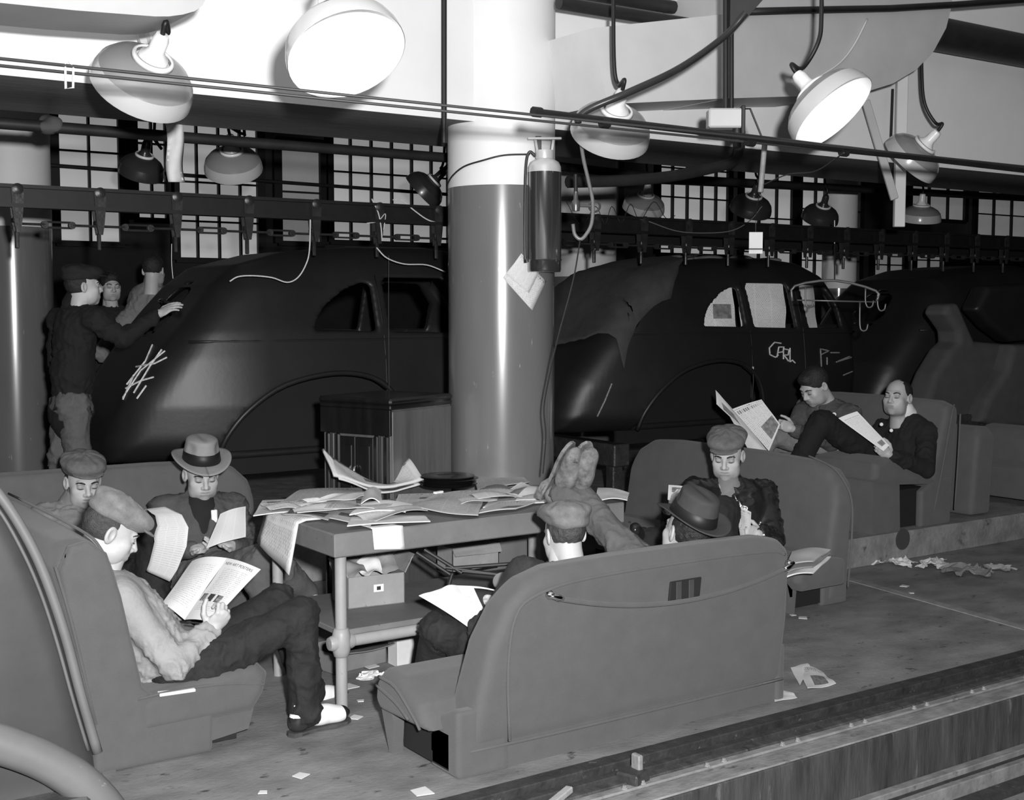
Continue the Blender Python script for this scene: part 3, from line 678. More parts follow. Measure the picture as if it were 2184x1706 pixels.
# ================================================================ paper
def newsprint(name, paper=.62, rows=44, cols=5, head=.0, photo=None, margin=.05, ink=.12, dens=.5, rot=False):
    if name in MATS: return MATS[name]
    m = bpy.data.materials.new(name); m.use_nodes = True; nt = m.node_tree; N = nt.nodes; L = nt.links
    b = N['Principled BSDF']; b.inputs['Roughness'].default_value = .8; b.inputs['Specular IOR Level'].default_value = .2
    uv = N.new('ShaderNodeUVMap'); sx = N.new('ShaderNodeSeparateXYZ'); L.new(uv.outputs[0], sx.inputs[0])
    U, Vv = (sx.outputs[1], sx.outputs[0]) if rot else (sx.outputs[0], sx.outputs[1])
    def mth(op, a, c):
        n = N.new('ShaderNodeMath'); n.operation = op
        for i, q in enumerate((a, c)):
            if isinstance(q, (int, float)): n.inputs[i].default_value = q
            elif q is not None: L.new(q, n.inputs[i])
        return n.outputs[0]
    def mix(f, a, c):
        n = N.new('ShaderNodeMix'); n.data_type = 'FLOAT'
        for k, q in (('Factor', f), ('A', a), ('B', c)):
            if isinstance(q, (int, float)): n.inputs[k].default_value = q
            else: L.new(q, n.inputs[k])
        return n.outputs['Result']
    cm = N.new('ShaderNodeCombineXYZ'); L.new(U, cm.inputs[0]); L.new(Vv, cm.inputs[1])
    def brick(sc, bw, rh, mort):
        n = N.new('ShaderNodeTexBrick'); n.inputs['Scale'].default_value = sc; n.inputs['Brick Width'].default_value = bw; n.inputs['Row Height'].default_value = rh
        n.inputs['Mortar Size'].default_value = mort; n.inputs['Mortar Smooth'].default_value = .2; n.inputs['Bias'].default_value = dens-.5
        n.inputs['Color1'].default_value = (ink,)*3+(1,); n.inputs['Color2'].default_value = (paper*.8,)*3+(1,); n.inputs['Mortar'].default_value = (paper,)*3+(1,)
        L.new(cm.outputs[0], n.inputs['Vector']); return n.outputs['Color']
    val = brick(1., .045, 1./rows, .3/rows)
    val = mix(.72, paper, val) if dens < .9 else val
    g = mth('FRACT', mth('MULTIPLY', U, cols), None); val = mix(mth('LESS_THAN', g, .08), val, paper)
    if head:
        hb = brick(1., .07, head*.8, .012); m1 = mth('MULTIPLY', mth('GREATER_THAN', Vv, 1-margin-head), mth('LESS_THAN', Vv, 1-margin)); val = mix(m1, val, hb)
    if photo:
        nz = N.new('ShaderNodeTexNoise'); nz.inputs['Scale'].default_value = 9; nz.inputs['Detail'].default_value = 5; L.new(cm.outputs[0], nz.inputs['Vector'])
        pv = mth('MULTIPLY', nz.outputs['Fac'], paper*.55)
        k = None
        for op, q, w_ in (('GREATER_THAN', U, photo[0]), ('LESS_THAN', U, photo[2]), ('GREATER_THAN', Vv, photo[1]), ('LESS_THAN', Vv, photo[3])):
            c = mth(op, q, w_); k = c if k is None else mth('MULTIPLY', k, c)
        val = mix(k, val, pv)
    e = None
    for op, q, w_ in (('LESS_THAN', U, margin), ('GREATER_THAN', U, 1-margin), ('LESS_THAN', Vv, margin), ('GREATER_THAN', Vv, 1-margin)):
        c = mth(op, q, w_); e = c if e is None else mth('MAXIMUM', e, c)
    val = mix(e, val, paper)
    cb = N.new('ShaderNodeCombineColor')
    for i in range(3): L.new(val, cb.inputs[i])
    L.new(cb.outputs[0], b.inputs['Base Color']); MATS[name] = m; return m
NP = [newsprint('newsprint_a', .50, 40, 5, .10, (.4, .35, .75, .6)), newsprint('newsprint_b', .45, 46, 6, .07), newsprint('newsprint_c', .60, 36, 4, .0, (.1, .5, .5, .85)), newsprint('newsprint_d', .5, 50, 5, .12, (.55, .1, .95, .45))]
m_blank = mat('blank_paper', .78, .7, .04, 10); m_blank2 = mat('aged_paper', .6, .8, .08, 12)
def bil(c, bulge=0., wav=0., seed=0, curl=0., nrm_=None):
    "bilinear patch through world corners c00,c10,c11,c01 with bulge along its normal"
    A, B, C_, D_ = [np.asarray(q, float) for q in c]
    n = nrm(np.cross(B-A, D_-A)) if nrm_ is None else nrm(nrm_); r = np.random.default_rng(seed); ph = r.random(4)*6
    def f(u, v):
        p = A*(1-u)*(1-v)+B*u*(1-v)+C_*u*v+D_*(1-u)*v
        return p+n*(bulge*math.sin(math.pi*u)*1.0+wav*(math.sin(5*u+ph[0])*math.sin(4*v+ph[1])+.5*math.sin(9*v+ph[2]+3*u))+curl*v*v)
    return f
def paper(nm, corners, m, parent=None, bulge=0., wav=.004, seed=0, nu=10, nv=8, t=.0014, curl=0., nrm_=None, lab=None, cat=None, group=None):
    fn = bil(corners, bulge, wav, seed, curl, nrm_); v, f, uv = sheet(fn, nu, nv, t)
    o = mk(nm, v, f, m, parent, smooth=True, sharp=60, uvs=uv)
    if lab: tag(o, lab, cat, group)
    o_fn[o] = fn
    return o
o_fn = {}
def text_on(page, body, u0, v0, width, height, m, parent, nm='headline', off=.0018):
    cu = bpy.data.curves.new('tmp_text', 'FONT'); cu.body = body; cu.size = 1.0; cu.align_x = 'LEFT'
    to = bpy.data.objects.new('tmp_text', cu); COL.objects.link(to); bpy.context.view_layer.update()
    me = bpy.data.meshes.new_from_object(to.evaluated_get(bpy.context.evaluated_depsgraph_get()))
    V_ = np.array([v.co for v in me.vertices]); F_ = [tuple(p.vertices) for p in me.polygons]
    bpy.data.objects.remove(to); bpy.data.curves.remove(cu); bpy.data.meshes.remove(me)
    mn, mx = V_.min(0), V_.max(0); fn = o_fn[page]; out = []
    for x, y, z in V_:
        u = u0+(x-mn[0])/(mx[0]-mn[0])*width; v = v0+(y-mn[1])/(mx[1]-mn[1])*height; e = .002
        p = fn(u, v); n = nrm(np.cross(fn(u+e, v)-p, fn(u, v+e)-p)); out.append(p+n*off)
    return mk(nm, np.array(out), F_, m, parent)
def patch_on(page, u0, v0, u1, v1, m, parent, nm='picture', off=.0016, nu=4, nv=4):
    fn = o_fn[page]
    def f(a, b):
        u = u0+(u1-u0)*a; v = v0+(v1-v0)*b; e = .002; p = fn(u, v); n = nrm(np.cross(fn(u+e, v)-p, fn(u, v+e)-p)); return p+n*off
    v, fc, uv = sheet(f, nu, nv, .0006); return mk(nm, v, fc, m, parent, smooth=True, uvs=uv)
m_ink = mat('printing_ink', .03, .8, .1); m_photo = mat('halftone_photo', .16, .8, .9, 70, detail=3)

# newspapers behind the windows of the second car
for i, (xa, xb, lab) in enumerate(((1.27, 1.78, 'newspaper page pasted inside the rear quarter window of the second car'), (1.84, 2.39, 'newspaper sheets hung inside the rear door window of the second car'), (2.5, 2.78, 'torn newspaper hung inside the front door window of the second car'))):
    x0 = CARX+3.5; y = CARY-.60
    paper('window_newspaper', [V(x0+xa, y, 1.58), V(x0+xb, y, 1.58), V(x0+xb, y+.05, 1.99), V(x0+xa, y+.05, 1.99)], newsprint('window_print_%d' % i, [.9, .85, .6][i], 34, 2+i, 0, [(.5, .25, .92, .55), None, None][i], .02, .3, .4), bulge=.01, wav=.012, seed=i, lab=lab, cat='newspaper')
# cloth thrown over the tail of the second body
def cloth_pt(a, b):
    # a: along the tail from low edge to roof, b: across from the near side to the far side
    x = np.interp(a, [0, .35, .7, 1], [.22+.10*(1-b), .42+.1*min(1, b/.5), .62+.4*min(1, b/.5), .92+1.0*min(1, b/.5)]); y = -.70+b*1.28
    if b < .2 and a < .5: x += .12*(.2-b)/.2
    zz = np.linspace(2.4, 1.0, 120); dd = car_d(np.full(120, x), np.full(120, y), zz); k = np.argmax(dd < .022) if (dd < .022).any() else 90
    z = zz[k]
    if b < .12: y -= .035; 
    return V(CARX+3.5+x, CARY+y, z+.012*math.sin(9*b+3*a)+.01)
v, f, uv = sheet(cloth_pt, 22, 22, .008)
o = mk('dust_cloth', v, f, mat('grey_cloth', .055, .9, .2, 8, .3, 80), smooth=True); tag(o, 'grey cloth draped over the tail and roof of the second car', 'cloth')
rc = Vox((CARX+4.9, CARY-.5, 2.1), (CARX+6.3, CARY+.4, 2.5), .02)
for i in range(9): rc.ell((CARX+5.05+i*.12, CARY-.15+.12*math.sin(i*2.1), 2.20), (.10, .14, .035+.01*math.sin(i*3)), k=.03)
v, f = rc.mesh(); o = mk('rolled_cloth', v, f, mat('pale_rag', .13, .95, .2, 14), smooth=True); tag(o, 'rumpled pale cloth lying on the roof of the second car', 'cloth')
# wire rack of hooks beside the second car
hr = thing('hook_rack', 'thin wire rack with hanging hooks before the second car window', 'rack', dep(1785, 740, 9.2)); m_hk = mat('dull_wire', .18, .4, metal=.5)
D9 = 9.2
mk('rack_hanger', *tube([dep(1780, 600, D9), ony(1780, 520, YC), ony(1780, 470, YC)], .005, 6), m_hk, hr)
mk('rack_frame', *merge(tube([dep(u, v, D9) for u, v in [(1690, 642), (1695, 610), (1780, 598), (1868, 620), (1870, 642)]], .010, 6, 3), tube([dep(1700, 640, D9), dep(1868, 644, D9)], .006, 6)), m_hk, hr, True)
for u0, v0, v1 in ((1718, 610, 655), (1846, 615, 655), (1872, 622, 662), (1834, 645, 705)):
    mk('hook', *tube([dep(u0, v0, D9), dep(u0, v1-12, D9), dep(u0+5, v1, D9), dep(u0+14, v1-2, D9), dep(u0+17, v1-14, D9)], .006, 6, 4), m_hk, hr, True)

# ================================================================ car seats used as benches
m_fab = mat('grey_mohair', .090, .95, .07, 10, .25, 300, sheen=.15, spec=.15); m_fab2 = mat('grey_mohair_b', .105, .95, .08, 9, .25, 260, sheen=.15, spec=.15)  # second mohair is a slightly lighter grey, for the farther seats
m_void = mat('seat_shade_receiver_black', .012, .9); m_chr = mat('chrome_plate', .75, .12, metal=1.)
def seat(label, loc, yaw, W, back, outline, cush, base, skirt, mats=m_fab, h=.012, ctrim=(0, 0), xcush=(-.02, .02), welt=None, gapbox=None, group=None, cat='car seat'):
    t = thing('bench_seat', label, cat, loc, group); t.rotation_euler.z = yaw
    def L_(nm, vf, m, smooth=True, **k): return mk(nm, vf[0], vf[1], m, t, smooth, local=True, **k)
    Y = [p[0] for p in back]+[p[0] for p in (cush or [(0, 0)])]; Z = [p[1] for p in back]
    vx = Vox((-.1, min(Y)-.08, -.02), (W+.1, max(Y)+.1, max(Z)+.1), h)
    vx.prism(back, 0, 0, W, r=.045)
    vx.prism(outline, 1, -2, 2, op='i', k=.05)
    v, f = vx.mesh(); L_('backrest', (v, f), mats)
    if cush:
        vx = Vox((-.15, min(Y)-.08, -.02), (W+.15, max(Y)+.1, max(Z)+.1), h)
        vx.prism(cush, 0, xcush[0], W+xcush[1], r=.05); L_('cushion', vx.mesh(), mats)
    for b, x0, x1 in (base or []):
        if min(x1-x0, max(q_[0] for q_ in b)-min(q_[0] for q_ in b)) > .049 and x1-x0 < .3:
            vb_ = Vox((x0-.05, min(q_[0] for q_ in b)-.05, -.05), (x1+.05, max(q_[0] for q_ in b)+.05, max(q_[1] for q_ in b)+.06), .008); vb_.prism(b, 0, x0, x1, r=.022); L_('base_panel', vb_.mesh(), mats)
        else: L_('base_panel', extrude([(y, z) for y, z in b], x1-x0, np.array([[0, 0, 1, x0], [1, 0, 0, 0], [0, 1, 0, 0], [0, 0, 0, 1.]])), mats, False)
    for b, x0, x1 in (skirt or []): L_('front_skirt', extrude([(y, z) for y, z in b], x1-x0, np.array([[0, 0, 1, x0], [1, 0, 0, 0], [0, 1, 0, 0], [0, 0, 0, 1.]])), mats, False)
    if gapbox: L_('void_shade_block', box2(*gapbox), m_void, False)  # dark block stands in for the shade inside the open seat base
    for w_ in (welt or []): L_('welt', tube(w_, .006, 6, 4), mats)
    return t, L_
# S3: seat seen from behind in front of the table
W3 = 1.76
out3 = [(.055, .095), (.085, .30), (.135, .50), (.21, .64), (.31, .73), (.44, .775), (.8, .79), (1.3, .785), (1.58, .775), (1.70, .745), (1.75, .69), (1.76, .60), (1.74, .095)]
s3, L3 = seat('grey upholstered seat seen from behind with a robe cord across its back', (2.46, 3.95, 0), 0, W3,
    [(.0, .09), (-.03, .40), (-.035, .70), (.0, .785), (.09, .785), (.13, .70), (.18, .25), (.18, .09)], out3,
    [(.10, .17), (.46, .16), (.50, .20), (.49, .28), (.43, .345), (.30, .335), (.14, .27)],
    [([(.012, .0), (.03, .0), (.03, .12), (.012, .12)], .24, W3-.05), ([(.0, 0), (.20, 0), (.22, .10), (.20, .20), (.05, .26), (.0, .26)], -.0, .24), ([(.0, 0), (.20, 0), (.22, .10), (.20, .20), (.05, .26), (.0, .26)], W3-.06, W3)],
    [([(.395, .0), (.415, .0), (.49, .20), (.43, .23), (.38, .14)], -.06, -.01), ([(.43, .10), (.45, .10), (.485, .2), (.45, .2)], -.05, W3), ([(.395, .0), (.415, .0), (.49, .20), (.43, .23), (.38, .14)], W3-.05, W3)],
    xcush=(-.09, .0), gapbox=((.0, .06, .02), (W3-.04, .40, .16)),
    welt=[[(.22, -.03, .12), (.21, -.035, .4), (.24, -.04, .60), (.34, -.042, .675), (.6, -.043, .71), (1.2, -.043, .715), (1.6, -.043, .705), (1.70, -.04, .68)], [(.06, .0, .10), (.6, -.01, .10), (1.74, .0, .10)],
          [(-.093, .44, .31), (-.095, .30, .30), (-.095, .16, .22), (-.09, .12, .18)], [(-.093, .46, .27), (-.095, .30, .24), (-.095, .2, .2)]])
def robe(L_, p0, p1, sag, r=.010):
    p0, p1 = V(*p0), V(*p1)
    pts = [p0*(1-t)+p1*t+V(0, -.012, -sag*4*t*(1-t)) for t in np.linspace(0, 1, 14)]
    L_('robe_cord', tube(pts, r, 8, 2), m_fab)
    for p, s in ((p0, 1), (p1, -1)):
        L_('cord_bracket', merge(lathe([(0, 0), (.016, 0), (.018, .01), (.01, .03), (0, .032)], 14, frame(p+V(-.02*s, .01, .012), z=V(0, -1, 0))), tube([p+V(-.04*s, -.01, .016), p+V(.01*s, -.02, 0), p+V(.03*s, -.014, -.006)], [.008, .014, .010], 10)), m_chr)
robe(L3, (.42, -.045, .655), (1.70, -.045, .625), .085)
L3('ash_receiver', box((1.10, -.044, .60), (.175, .012, .085), .004, np.array([[1, 0, 0], [0, 1, 0], [.12, 0, 1]]).T), m_void, False)
for dx in (-.04, .03): L3('receiver_slat', box((1.10+dx, -.0515, .60), (.028, .004, .078), .001), mat('dark_grey_plate', .05, .4), False)
# S1: seat at the left
W1 = 1.5
end1 = [(.0, .0), (.44, .0), (.44, .24), (.20, .27), (.10, .30), (.02, .30)]
s1, L1 = seat('grey upholstered seat under the man in the pale cap, facing the table', (1.38, 4.77+W1, 0), -math.pi/2, W1,
    [(.0, .05), (-.10, .50), (-.15, .80), (-.12, .90), (-.03, .92), (.04, .86), (.09, .70), (.17, .30), (.17, .05)],
    [(.0, .0), (.0, .70), (.05, .84), (.15, .90), (.35, .935), (1.15, .935), (1.35, .90), (1.45, .84), (1.5, .72), (1.5, .0)],
    [(.14, .12), (.62, .13), (.67, .20), (.69, .28), (.64, .335), (.52, .325), (.14, .27)],
    [(end1, W1-.05, W1), (end1, 0, .05), ([(0, .0), (.05, 0), (.05, .2), (0, .2)], 0, W1)],
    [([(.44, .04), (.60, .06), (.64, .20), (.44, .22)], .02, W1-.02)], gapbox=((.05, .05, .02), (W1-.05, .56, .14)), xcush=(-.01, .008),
    welt=[[(W1+.003, .14, .27), (W1+.006, .3, .28), (W1+.006, .5, .27), (W1+.003, .66, .24)], [(W1-.02, .155, .28), (W1-.03, .08, .70), (W1-.06, .03, .86), (W1-.2, -.02, .925), (.2, -.02, .925)], [(W1, -.02, .20), (W1, -.10, .6), (W1-.02, -.15, .82)]])
ve = Vox((W1-.1, -.25, -.02), (W1+.1, .6, 1.05), .01); ve.prism([(-.03, .0), (.44, .0), (.45, .20), (.42, .25), (.20, .275), (.165, .31), (.09, .68), (.04, .85), (-.03, .905), (-.10, .89), (-.14, .80), (-.09, .5), (-.03, .1)], 0, W1-.055, W1+.002, r=.02); L1('end_panel', ve.mesh(), m_fab)
L1('tack_button', lathe([(0, 0), (.016, 0), (.018, .008), (0, .016)], 12, frame((W1-.02, -.10, .85), z=V(1, 0, .2))), m_chr)
L1('floor_slip', box((W1-.12, .50, .012), (.05, .10, .014), .003), m_blank2, False)
# S2: seat behind the table at the left
W2 = 1.78
s2, L2 = seat('grey upholstered seat of the two seated men behind the table', (3.03, 7.32, 0), math.pi, W2,
    [(.0, .06), (.02, .45), (-.02, .86), (.03, .89), (.12, .87), (.17, .70), (.22, .30), (.22, .06)],
    [(.0, .05), (.0, .62), (.04, .74), (.12, .82), (.25, .865), (.6, .885), (1.7, .885), (1.78, .8), (1.78, .05)],
    [(.16, .14), (.62, .14), (.68, .22), (.66, .33), (.56, .37), (.16, .32)], [([(0, 0), (.5, 0), (.5, .14), (0, .2)], 0, .05), ([(0, 0), (.5, 0), (.5, .14), (0, .2)], W2-.05, W2)], [([(.56, 0), (.60, 0), (.64, .2), (.58, .2)], 0, W2)], mats=m_fab2)
# S4: seat at the right end of the table
W4 = 1.95
s4, L4 = seat('grey upholstered seat of the man in the leather jacket', (5.95, 5.06, 0), math.pi/2, W4,
    [(-.0, .02), (-.02, .45), (-.06, .80), (-.02, .87), (.06, .86), (.11, .70), (.18, .30), (.18, .02)],
    [(.0, .02), (.0, .60), (.04, .72), (.12, .80), (.26, .845), (.7, .875), (1.5, .875), (1.75, .845), (1.88, .77), (1.95, .62), (1.95, .02)],
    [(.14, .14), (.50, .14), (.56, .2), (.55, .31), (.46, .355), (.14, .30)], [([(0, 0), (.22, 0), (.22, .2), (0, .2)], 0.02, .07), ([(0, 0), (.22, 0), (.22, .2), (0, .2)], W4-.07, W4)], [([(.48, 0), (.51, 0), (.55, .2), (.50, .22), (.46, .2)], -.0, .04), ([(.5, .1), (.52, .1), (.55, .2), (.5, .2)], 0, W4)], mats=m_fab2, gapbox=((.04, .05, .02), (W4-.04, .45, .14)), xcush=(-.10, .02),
    welt=[[(.0, .02, .1), (-.004, .0, .4), (.002, -.0, .62), (.05, .03, .75), (.14, .04, .82), (.3, .05, .865)]])
# S5: seat on the raised slab
W5 = 1.5
s5, L5 = seat('grey upholstered seat on the raised slab with two reading men', (7.86, 5.76, .20), math.pi/2, W5,
    [(-.02, .02), (-.05, .50), (-.09, .84), (-.05, .91), (.03, .90), (.09, .74), (.22, .34), (.22, .02)],
    [(.0, .02), (.0, .78), (.03, .86), (.12, .905), (.5, .93), (1.1, .93), (1.4, .90), (1.5, .8), (1.5, .02)],
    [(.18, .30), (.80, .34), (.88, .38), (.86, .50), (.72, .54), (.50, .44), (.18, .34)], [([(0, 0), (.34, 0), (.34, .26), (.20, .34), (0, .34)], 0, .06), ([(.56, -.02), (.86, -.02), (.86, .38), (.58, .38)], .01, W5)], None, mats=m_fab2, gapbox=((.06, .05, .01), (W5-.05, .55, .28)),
    welt=[[(0, .20, .10), (-.004, .10, .5), (.002, .02, .80), (.02, -.03, .87)], [(0, -.04, .10), (-.004, -.06, .5), (.002, -.08, .80)]])
# more seats piled at the right
o6, L6 = seat('plain grey seat back standing close behind the seat on the slab', (8.42, 5.82, .2), math.pi/2, 1.3, [(-.02, 0), (-.06, .6), (-.02, .70), (.10, .70), (.16, .60), (.22, 0)], [(0, 0), (0, .6), (.06, .68), (1.24, .68), (1.3, .6), (1.3, 0)], None, None, None, mats=m_fab2)
o7, L7 = seat('grey seat at the far right edge on the raised slab', (9.5, 5.75, .2), math.pi/2, .88, [(-.02, 0), (-.06, .5), (-.02, .62), (.10, .60), (.16, .50), (.22, 0)], [(0, 0), (0, .5), (.06, .6), (.82, .6), (.88, .5), (.88, 0)], [(.1, .05), (.5, .05), (.55, .3), (.1, .32)], None, None, mats=m_fab2)
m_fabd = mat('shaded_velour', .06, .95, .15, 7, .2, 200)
def piled(label, pix, Y, thick, m):
    P = np.array([(lambda p: (p[0], p[2]))(ony(u, v, Y)) for u, v in pix])
    vx = Vox((P[:, 0].min()-.1, Y-.1, P[:, 1].min()-.1), (P[:, 0].max()+.1, Y+thick+.1, P[:, 1].max()+.1), .02)
    vx.prism(P, 1, Y, Y+thick, r=.05); v, f = vx.mesh(); o = mk('piled_seat_back', v, f, m, smooth=True); tag(o, label, 'car seat'); return o
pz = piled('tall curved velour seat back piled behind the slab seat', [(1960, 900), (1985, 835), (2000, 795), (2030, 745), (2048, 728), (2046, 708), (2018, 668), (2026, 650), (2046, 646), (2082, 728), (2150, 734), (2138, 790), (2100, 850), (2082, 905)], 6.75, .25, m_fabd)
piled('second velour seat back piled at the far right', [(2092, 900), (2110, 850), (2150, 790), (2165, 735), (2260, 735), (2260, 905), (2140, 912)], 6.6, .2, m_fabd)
piled('upright dark velour seat side leaning among the piled seats', [(2085, 660), (2120, 700), (2160, 730), (2260, 720), (2260, 600), (2110, 610)], 7.05, .2, m_car)
legp = ony(2075, 915, 6.4)
for sx_, lab_ in ((7.95, 'first'), (9.35, 'second')):
    o = mk('seat_crate', *box((sx_+1.2, 6.95, .53), (.9, .5, .66), .02), m_darks); tag(o, 'dark timber crate under the piled seat backs' if sx_ < 9 else 'dark timber crate at the foot of the far right seats', 'crate')

# ================================================================ body panel at the left edge, on the near track
fg = thing('car_rear_quarter', 'rear quarter of a car body with bulging fender on the near track', 'car', ony(60, 1700, 3.35))
def prism_pix(pix, Y0, Y1, r, h=.012):
    P = np.array([(lambda p: (p[0], p[2]))(ony(u, v, Y0)) for u, v in pix])
    vx = Vox((P[:, 0].min()-.1, Y0-.1, P[:, 1].min()-.1), (P[:, 0].max()+.1, Y1+.1, P[:, 1].max()+.1), h); return P, vx
m_fgp = mat('grey_primer', .075, .42, .18, 3, .03, 30, spec=.5); m_fgd = mat('dark_primer_panel', .030, .35, .3, 2.5, .02, 30, spec=.6); m_fgl = mat('primer_fender', .085, .40, .12, 6, spec=.5, spots=.1, spot_g=.3, spot_scale=8)
P, vx = prism_pix([(-160, 960), (-20, 1035), (18, 1082), (62, 1155), (98, 1235), (138, 1352), (172, 1480), (208, 1610), (225, 1720), (-160, 1760)], 3.45, 4.05, .05)
vx.prism(P, 1, 3.45, 4.05, r=.06); v, f = vx.mesh(); mk('quarter_panel', v, f, m_fgd, fg, True)
mk('edge_flange', *tube([ony(u, v, 3.47) for u, v in [(-60, 1005), (-20, 1035), (18, 1082), (62, 1155), (98, 1235), (138, 1352), (172, 1480), (208, 1605)]], .014, 10, 5), m_fgl, fg, True)
mk('edge_bead', *tube([ony(u, v, 3.455) for u, v in [(-60, 1035), (-5, 1085), (45, 1170), (85, 1260), (120, 1365), (155, 1490), (188, 1600)]], .005, 6, 5), m_fgp, fg, True)
fp = [(-160, 1560), (-40, 1552), (40, 1572), (120, 1608), (190, 1660), (240, 1730), (270, 1830)]
fv, ff = tube([ony(u, v+28, 3.30) for u, v in fp], [.055, .052, .05, .05, .052, .056, .06], 16, 6); mk('fender', fv, ff, m_fgl, fg, True)
P2, vx = prism_pix([(-160, 1570), (0, 1580), (100, 1610), (190, 1670), (240, 1740), (240, 1900), (-160, 1900)], 3.32, 3.5, .02)
vx.prism(P2, 1, 3.33, 3.47, r=.02); v, f = vx.mesh(); mk('wheel_housing', v, f, m_fgd, fg, True)
gl = ony(108, 1470, 3.44)
mk('dolly_post', *box((ony(60, 1700, 3.7)[0]-.1, 3.3, .08), (.3, .12, .88), .01), m_darks, fg)

# ================================================================ table
m_tab = mat('grey_table_paint', .16, .6, .15, 6, .1, 40, spots=.30, spot_g=.03, spot_scale=26, detail=7); m_pip = mat('white_pipe_paint', .30, .45, .1, 12, .05, 40, spots=.22, spot_g=.04, spot_scale=40, stretch=(1, 1, .6))
TZ = .80; TX0, TX1, TY0, TY1 = 2.43, 4.05, 4.895, 5.66
tb = thing('work_table', 'heavy grey table on white pipe legs covered with newspapers', 'table', ((TX0+TX1)/2, (TY0+TY1)/2, 0))
mk('table_top', *box2((TX0, TY0, TZ-.105), (TX1, TY1, TZ), .006), m_tab, tb)
LX = (TX0+.05, TX1-.06); LY = (TY0+.045, TY1-.05)
for x in LX:
    for y in LY:
        mk('leg', *lathe([(.026, 0), (.026, .695)], 18, frame((x, y, 0), z=UP, x=V(1, 0, 0))), m_pip, tb, True, sharp=50)
        mk('pipe_tee', *merge(lathe([(.026, .245), (.034, .25), (.04, .275), (.044, .31), (.04, .345), (.034, .37), (.026, .375)], 18, frame((x, y, 0), z=UP, x=V(1, 0, 0))), lathe([(0, -.062), (.028, -.06), (.034, -.045), (.034, .045), (.028, .06), (0, .062)], 16, frame((x, y, .31), z=V(1, 0, 0)))), m_pip, tb, True, sharp=60)
for y in LY: mk('cross_rail', *tube([(LX[0], y, .31), (LX[1], y, .31)], .026, 14), m_pip, tb, True, sharp=50)
mk('shelf', *box2((TX0+.04, TY0+.04, .335), (TX1-.05, TY1-.03, .362), .004), m_tab, tb)
# boxes and scrap on the shelf and under it
m_card = mat('cardboard', .27, .85, .12, 8, .15, 40, spots=.15, spot_g=.1); m_card2 = mat('dark_cardboard', .17, .85, .15, 8, .1, 40)
def carton(label, u, v, z, size, ang, m, flaps=(), torn=0, y=None):
    p = onz(u, v, z); t = thing('cardboard_box', label, 'box', p); R = rotz(ang); w, dd, hh = size; th = .006
    def B(nm, c, s, mm=m): mk(nm, *box(np.array(c) @ R.T+p, s, .001, R), mm, t)
    B('bottom', (w/2, dd/2, th/2), (w, dd, th)); B('side', (w/2, th/2, hh/2), (w, th, hh)); B('side', (w/2, dd-th/2, hh/2), (w, th, hh)); B('end', (th/2, dd/2, hh/2), (th, dd, hh)); B('end', (w-th/2, dd/2, hh/2), (th, dd, hh), m_card2)
    for (ax, an, L_) in flaps:
        if ax == 'f': c = [(0, 0, hh), (w, 0, hh), (w, -L_*math.cos(an), hh+L_*math.sin(an)), (0, -L_*math.cos(an), hh+L_*math.sin(an))]
        elif ax == 'b': c = [(0, dd, hh), (w, dd, hh), (w*.95, dd+L_*math.cos(an), hh+L_*math.sin(an)), (.05, dd+L_*math.cos(an), hh+L_*math.sin(an))]
        elif ax == 'r': c = [(w, 0, hh), (w, dd, hh), (w+L_*math.cos(an), dd*.95, hh+L_*math.sin(an)), (w+L_*math.cos(an), .02, hh+L_*math.sin(an))]
        else: c = [(0, 0, hh), (0, dd, hh), (-L_*math.cos(an), dd, hh+L_*math.sin(an)), (-L_*math.cos(an), 0, hh+L_*math.sin(an))]
        v_, f_, uv_ = sheet(bil([np.array(q) @ R.T+p for q in c], .004, .004, int(u)), 6, 4, .005); mk('flap', v_, f_, m, t, True, sharp=60)
    return t, p, R
t, p, R = carton('torn cardboard box with a white label on the table shelf', 742, 1300, .362, (.29, .22, .15), -.12, m_card, (('b', 1.4, .10), ('r', .9, .10), ('l', 1.3, .06)))
v_, f_, uv_ = sheet(lambda a, b: (np.array((.13+.05*a, -.002, .07+.035*b)) @ R.T+p), 2, 2, .001); mk('white_label', v_, f_, m_blank, t)
v_, f_, uv_ = sheet(lambda a, b: (np.array((.145+.02*a, -.0032, .078+.018*b)) @ R.T+p), 2, 2, .001); mk('label_print', v_, f_, m_ink, t)
for i in range(3): paper('box_paper', [np.array((.02+.09*i, .03, .13)) @ R.T+p, np.array((.12+.08*i, .05, .15)) @ R.T+p, np.array((.13+.08*i, .18, .20+.02*i)) @ R.T+p, np.array((.0+.09*i, .17, .17)) @ R.T+p], m_blank if i == 1 else m_card, None, .02, .012, i, lab=['brown paper stuffed at the left of the torn box', 'white crumpled paper sticking out of the torn box', 'brown wrapping rising from the right of the torn box'][i], cat='paper')
carton('pale open carton at the back of the table shelf under the capped man', 965, 1222, .362, (.30, .16, .13), .0, m_card, (('b', 1.3, .05), ('f', -.9, .05)))
carton('dark flat carton on the floor below the table shelf', 712, 1440, 0, (.32, .25, .10), .15, m_card2, (('f', .2, .10),))
p = onz(848, 1425, 0); o = mk('white_block', *box(p+V(.05, .05, .07), (.10, .10, .14), .004), m_blank2); tag(o, 'small pale block standing under the table', 'block')
sr = thing('rod_bundle', 'bundle of bent steel rods lying on the table shelf', 'rods', onz(1000, 1250, .37))
D_ = 5.75
for a, b in (((888, 1178), (960, 1225)), ((905, 1172), (985, 1222)), ((960, 1212), (1150, 1198)), ((950, 1210), (1085, 1228)), ((1080, 1230), (1155, 1212)), ((965, 1222), (955, 1255)), ((985, 1218), (1085, 1228))):
    mk('rod', *tube([dep(a[0], a[1], D_), dep(b[0], b[1], D_)], .009, 8), m_pipe, sr, True, sharp=60)
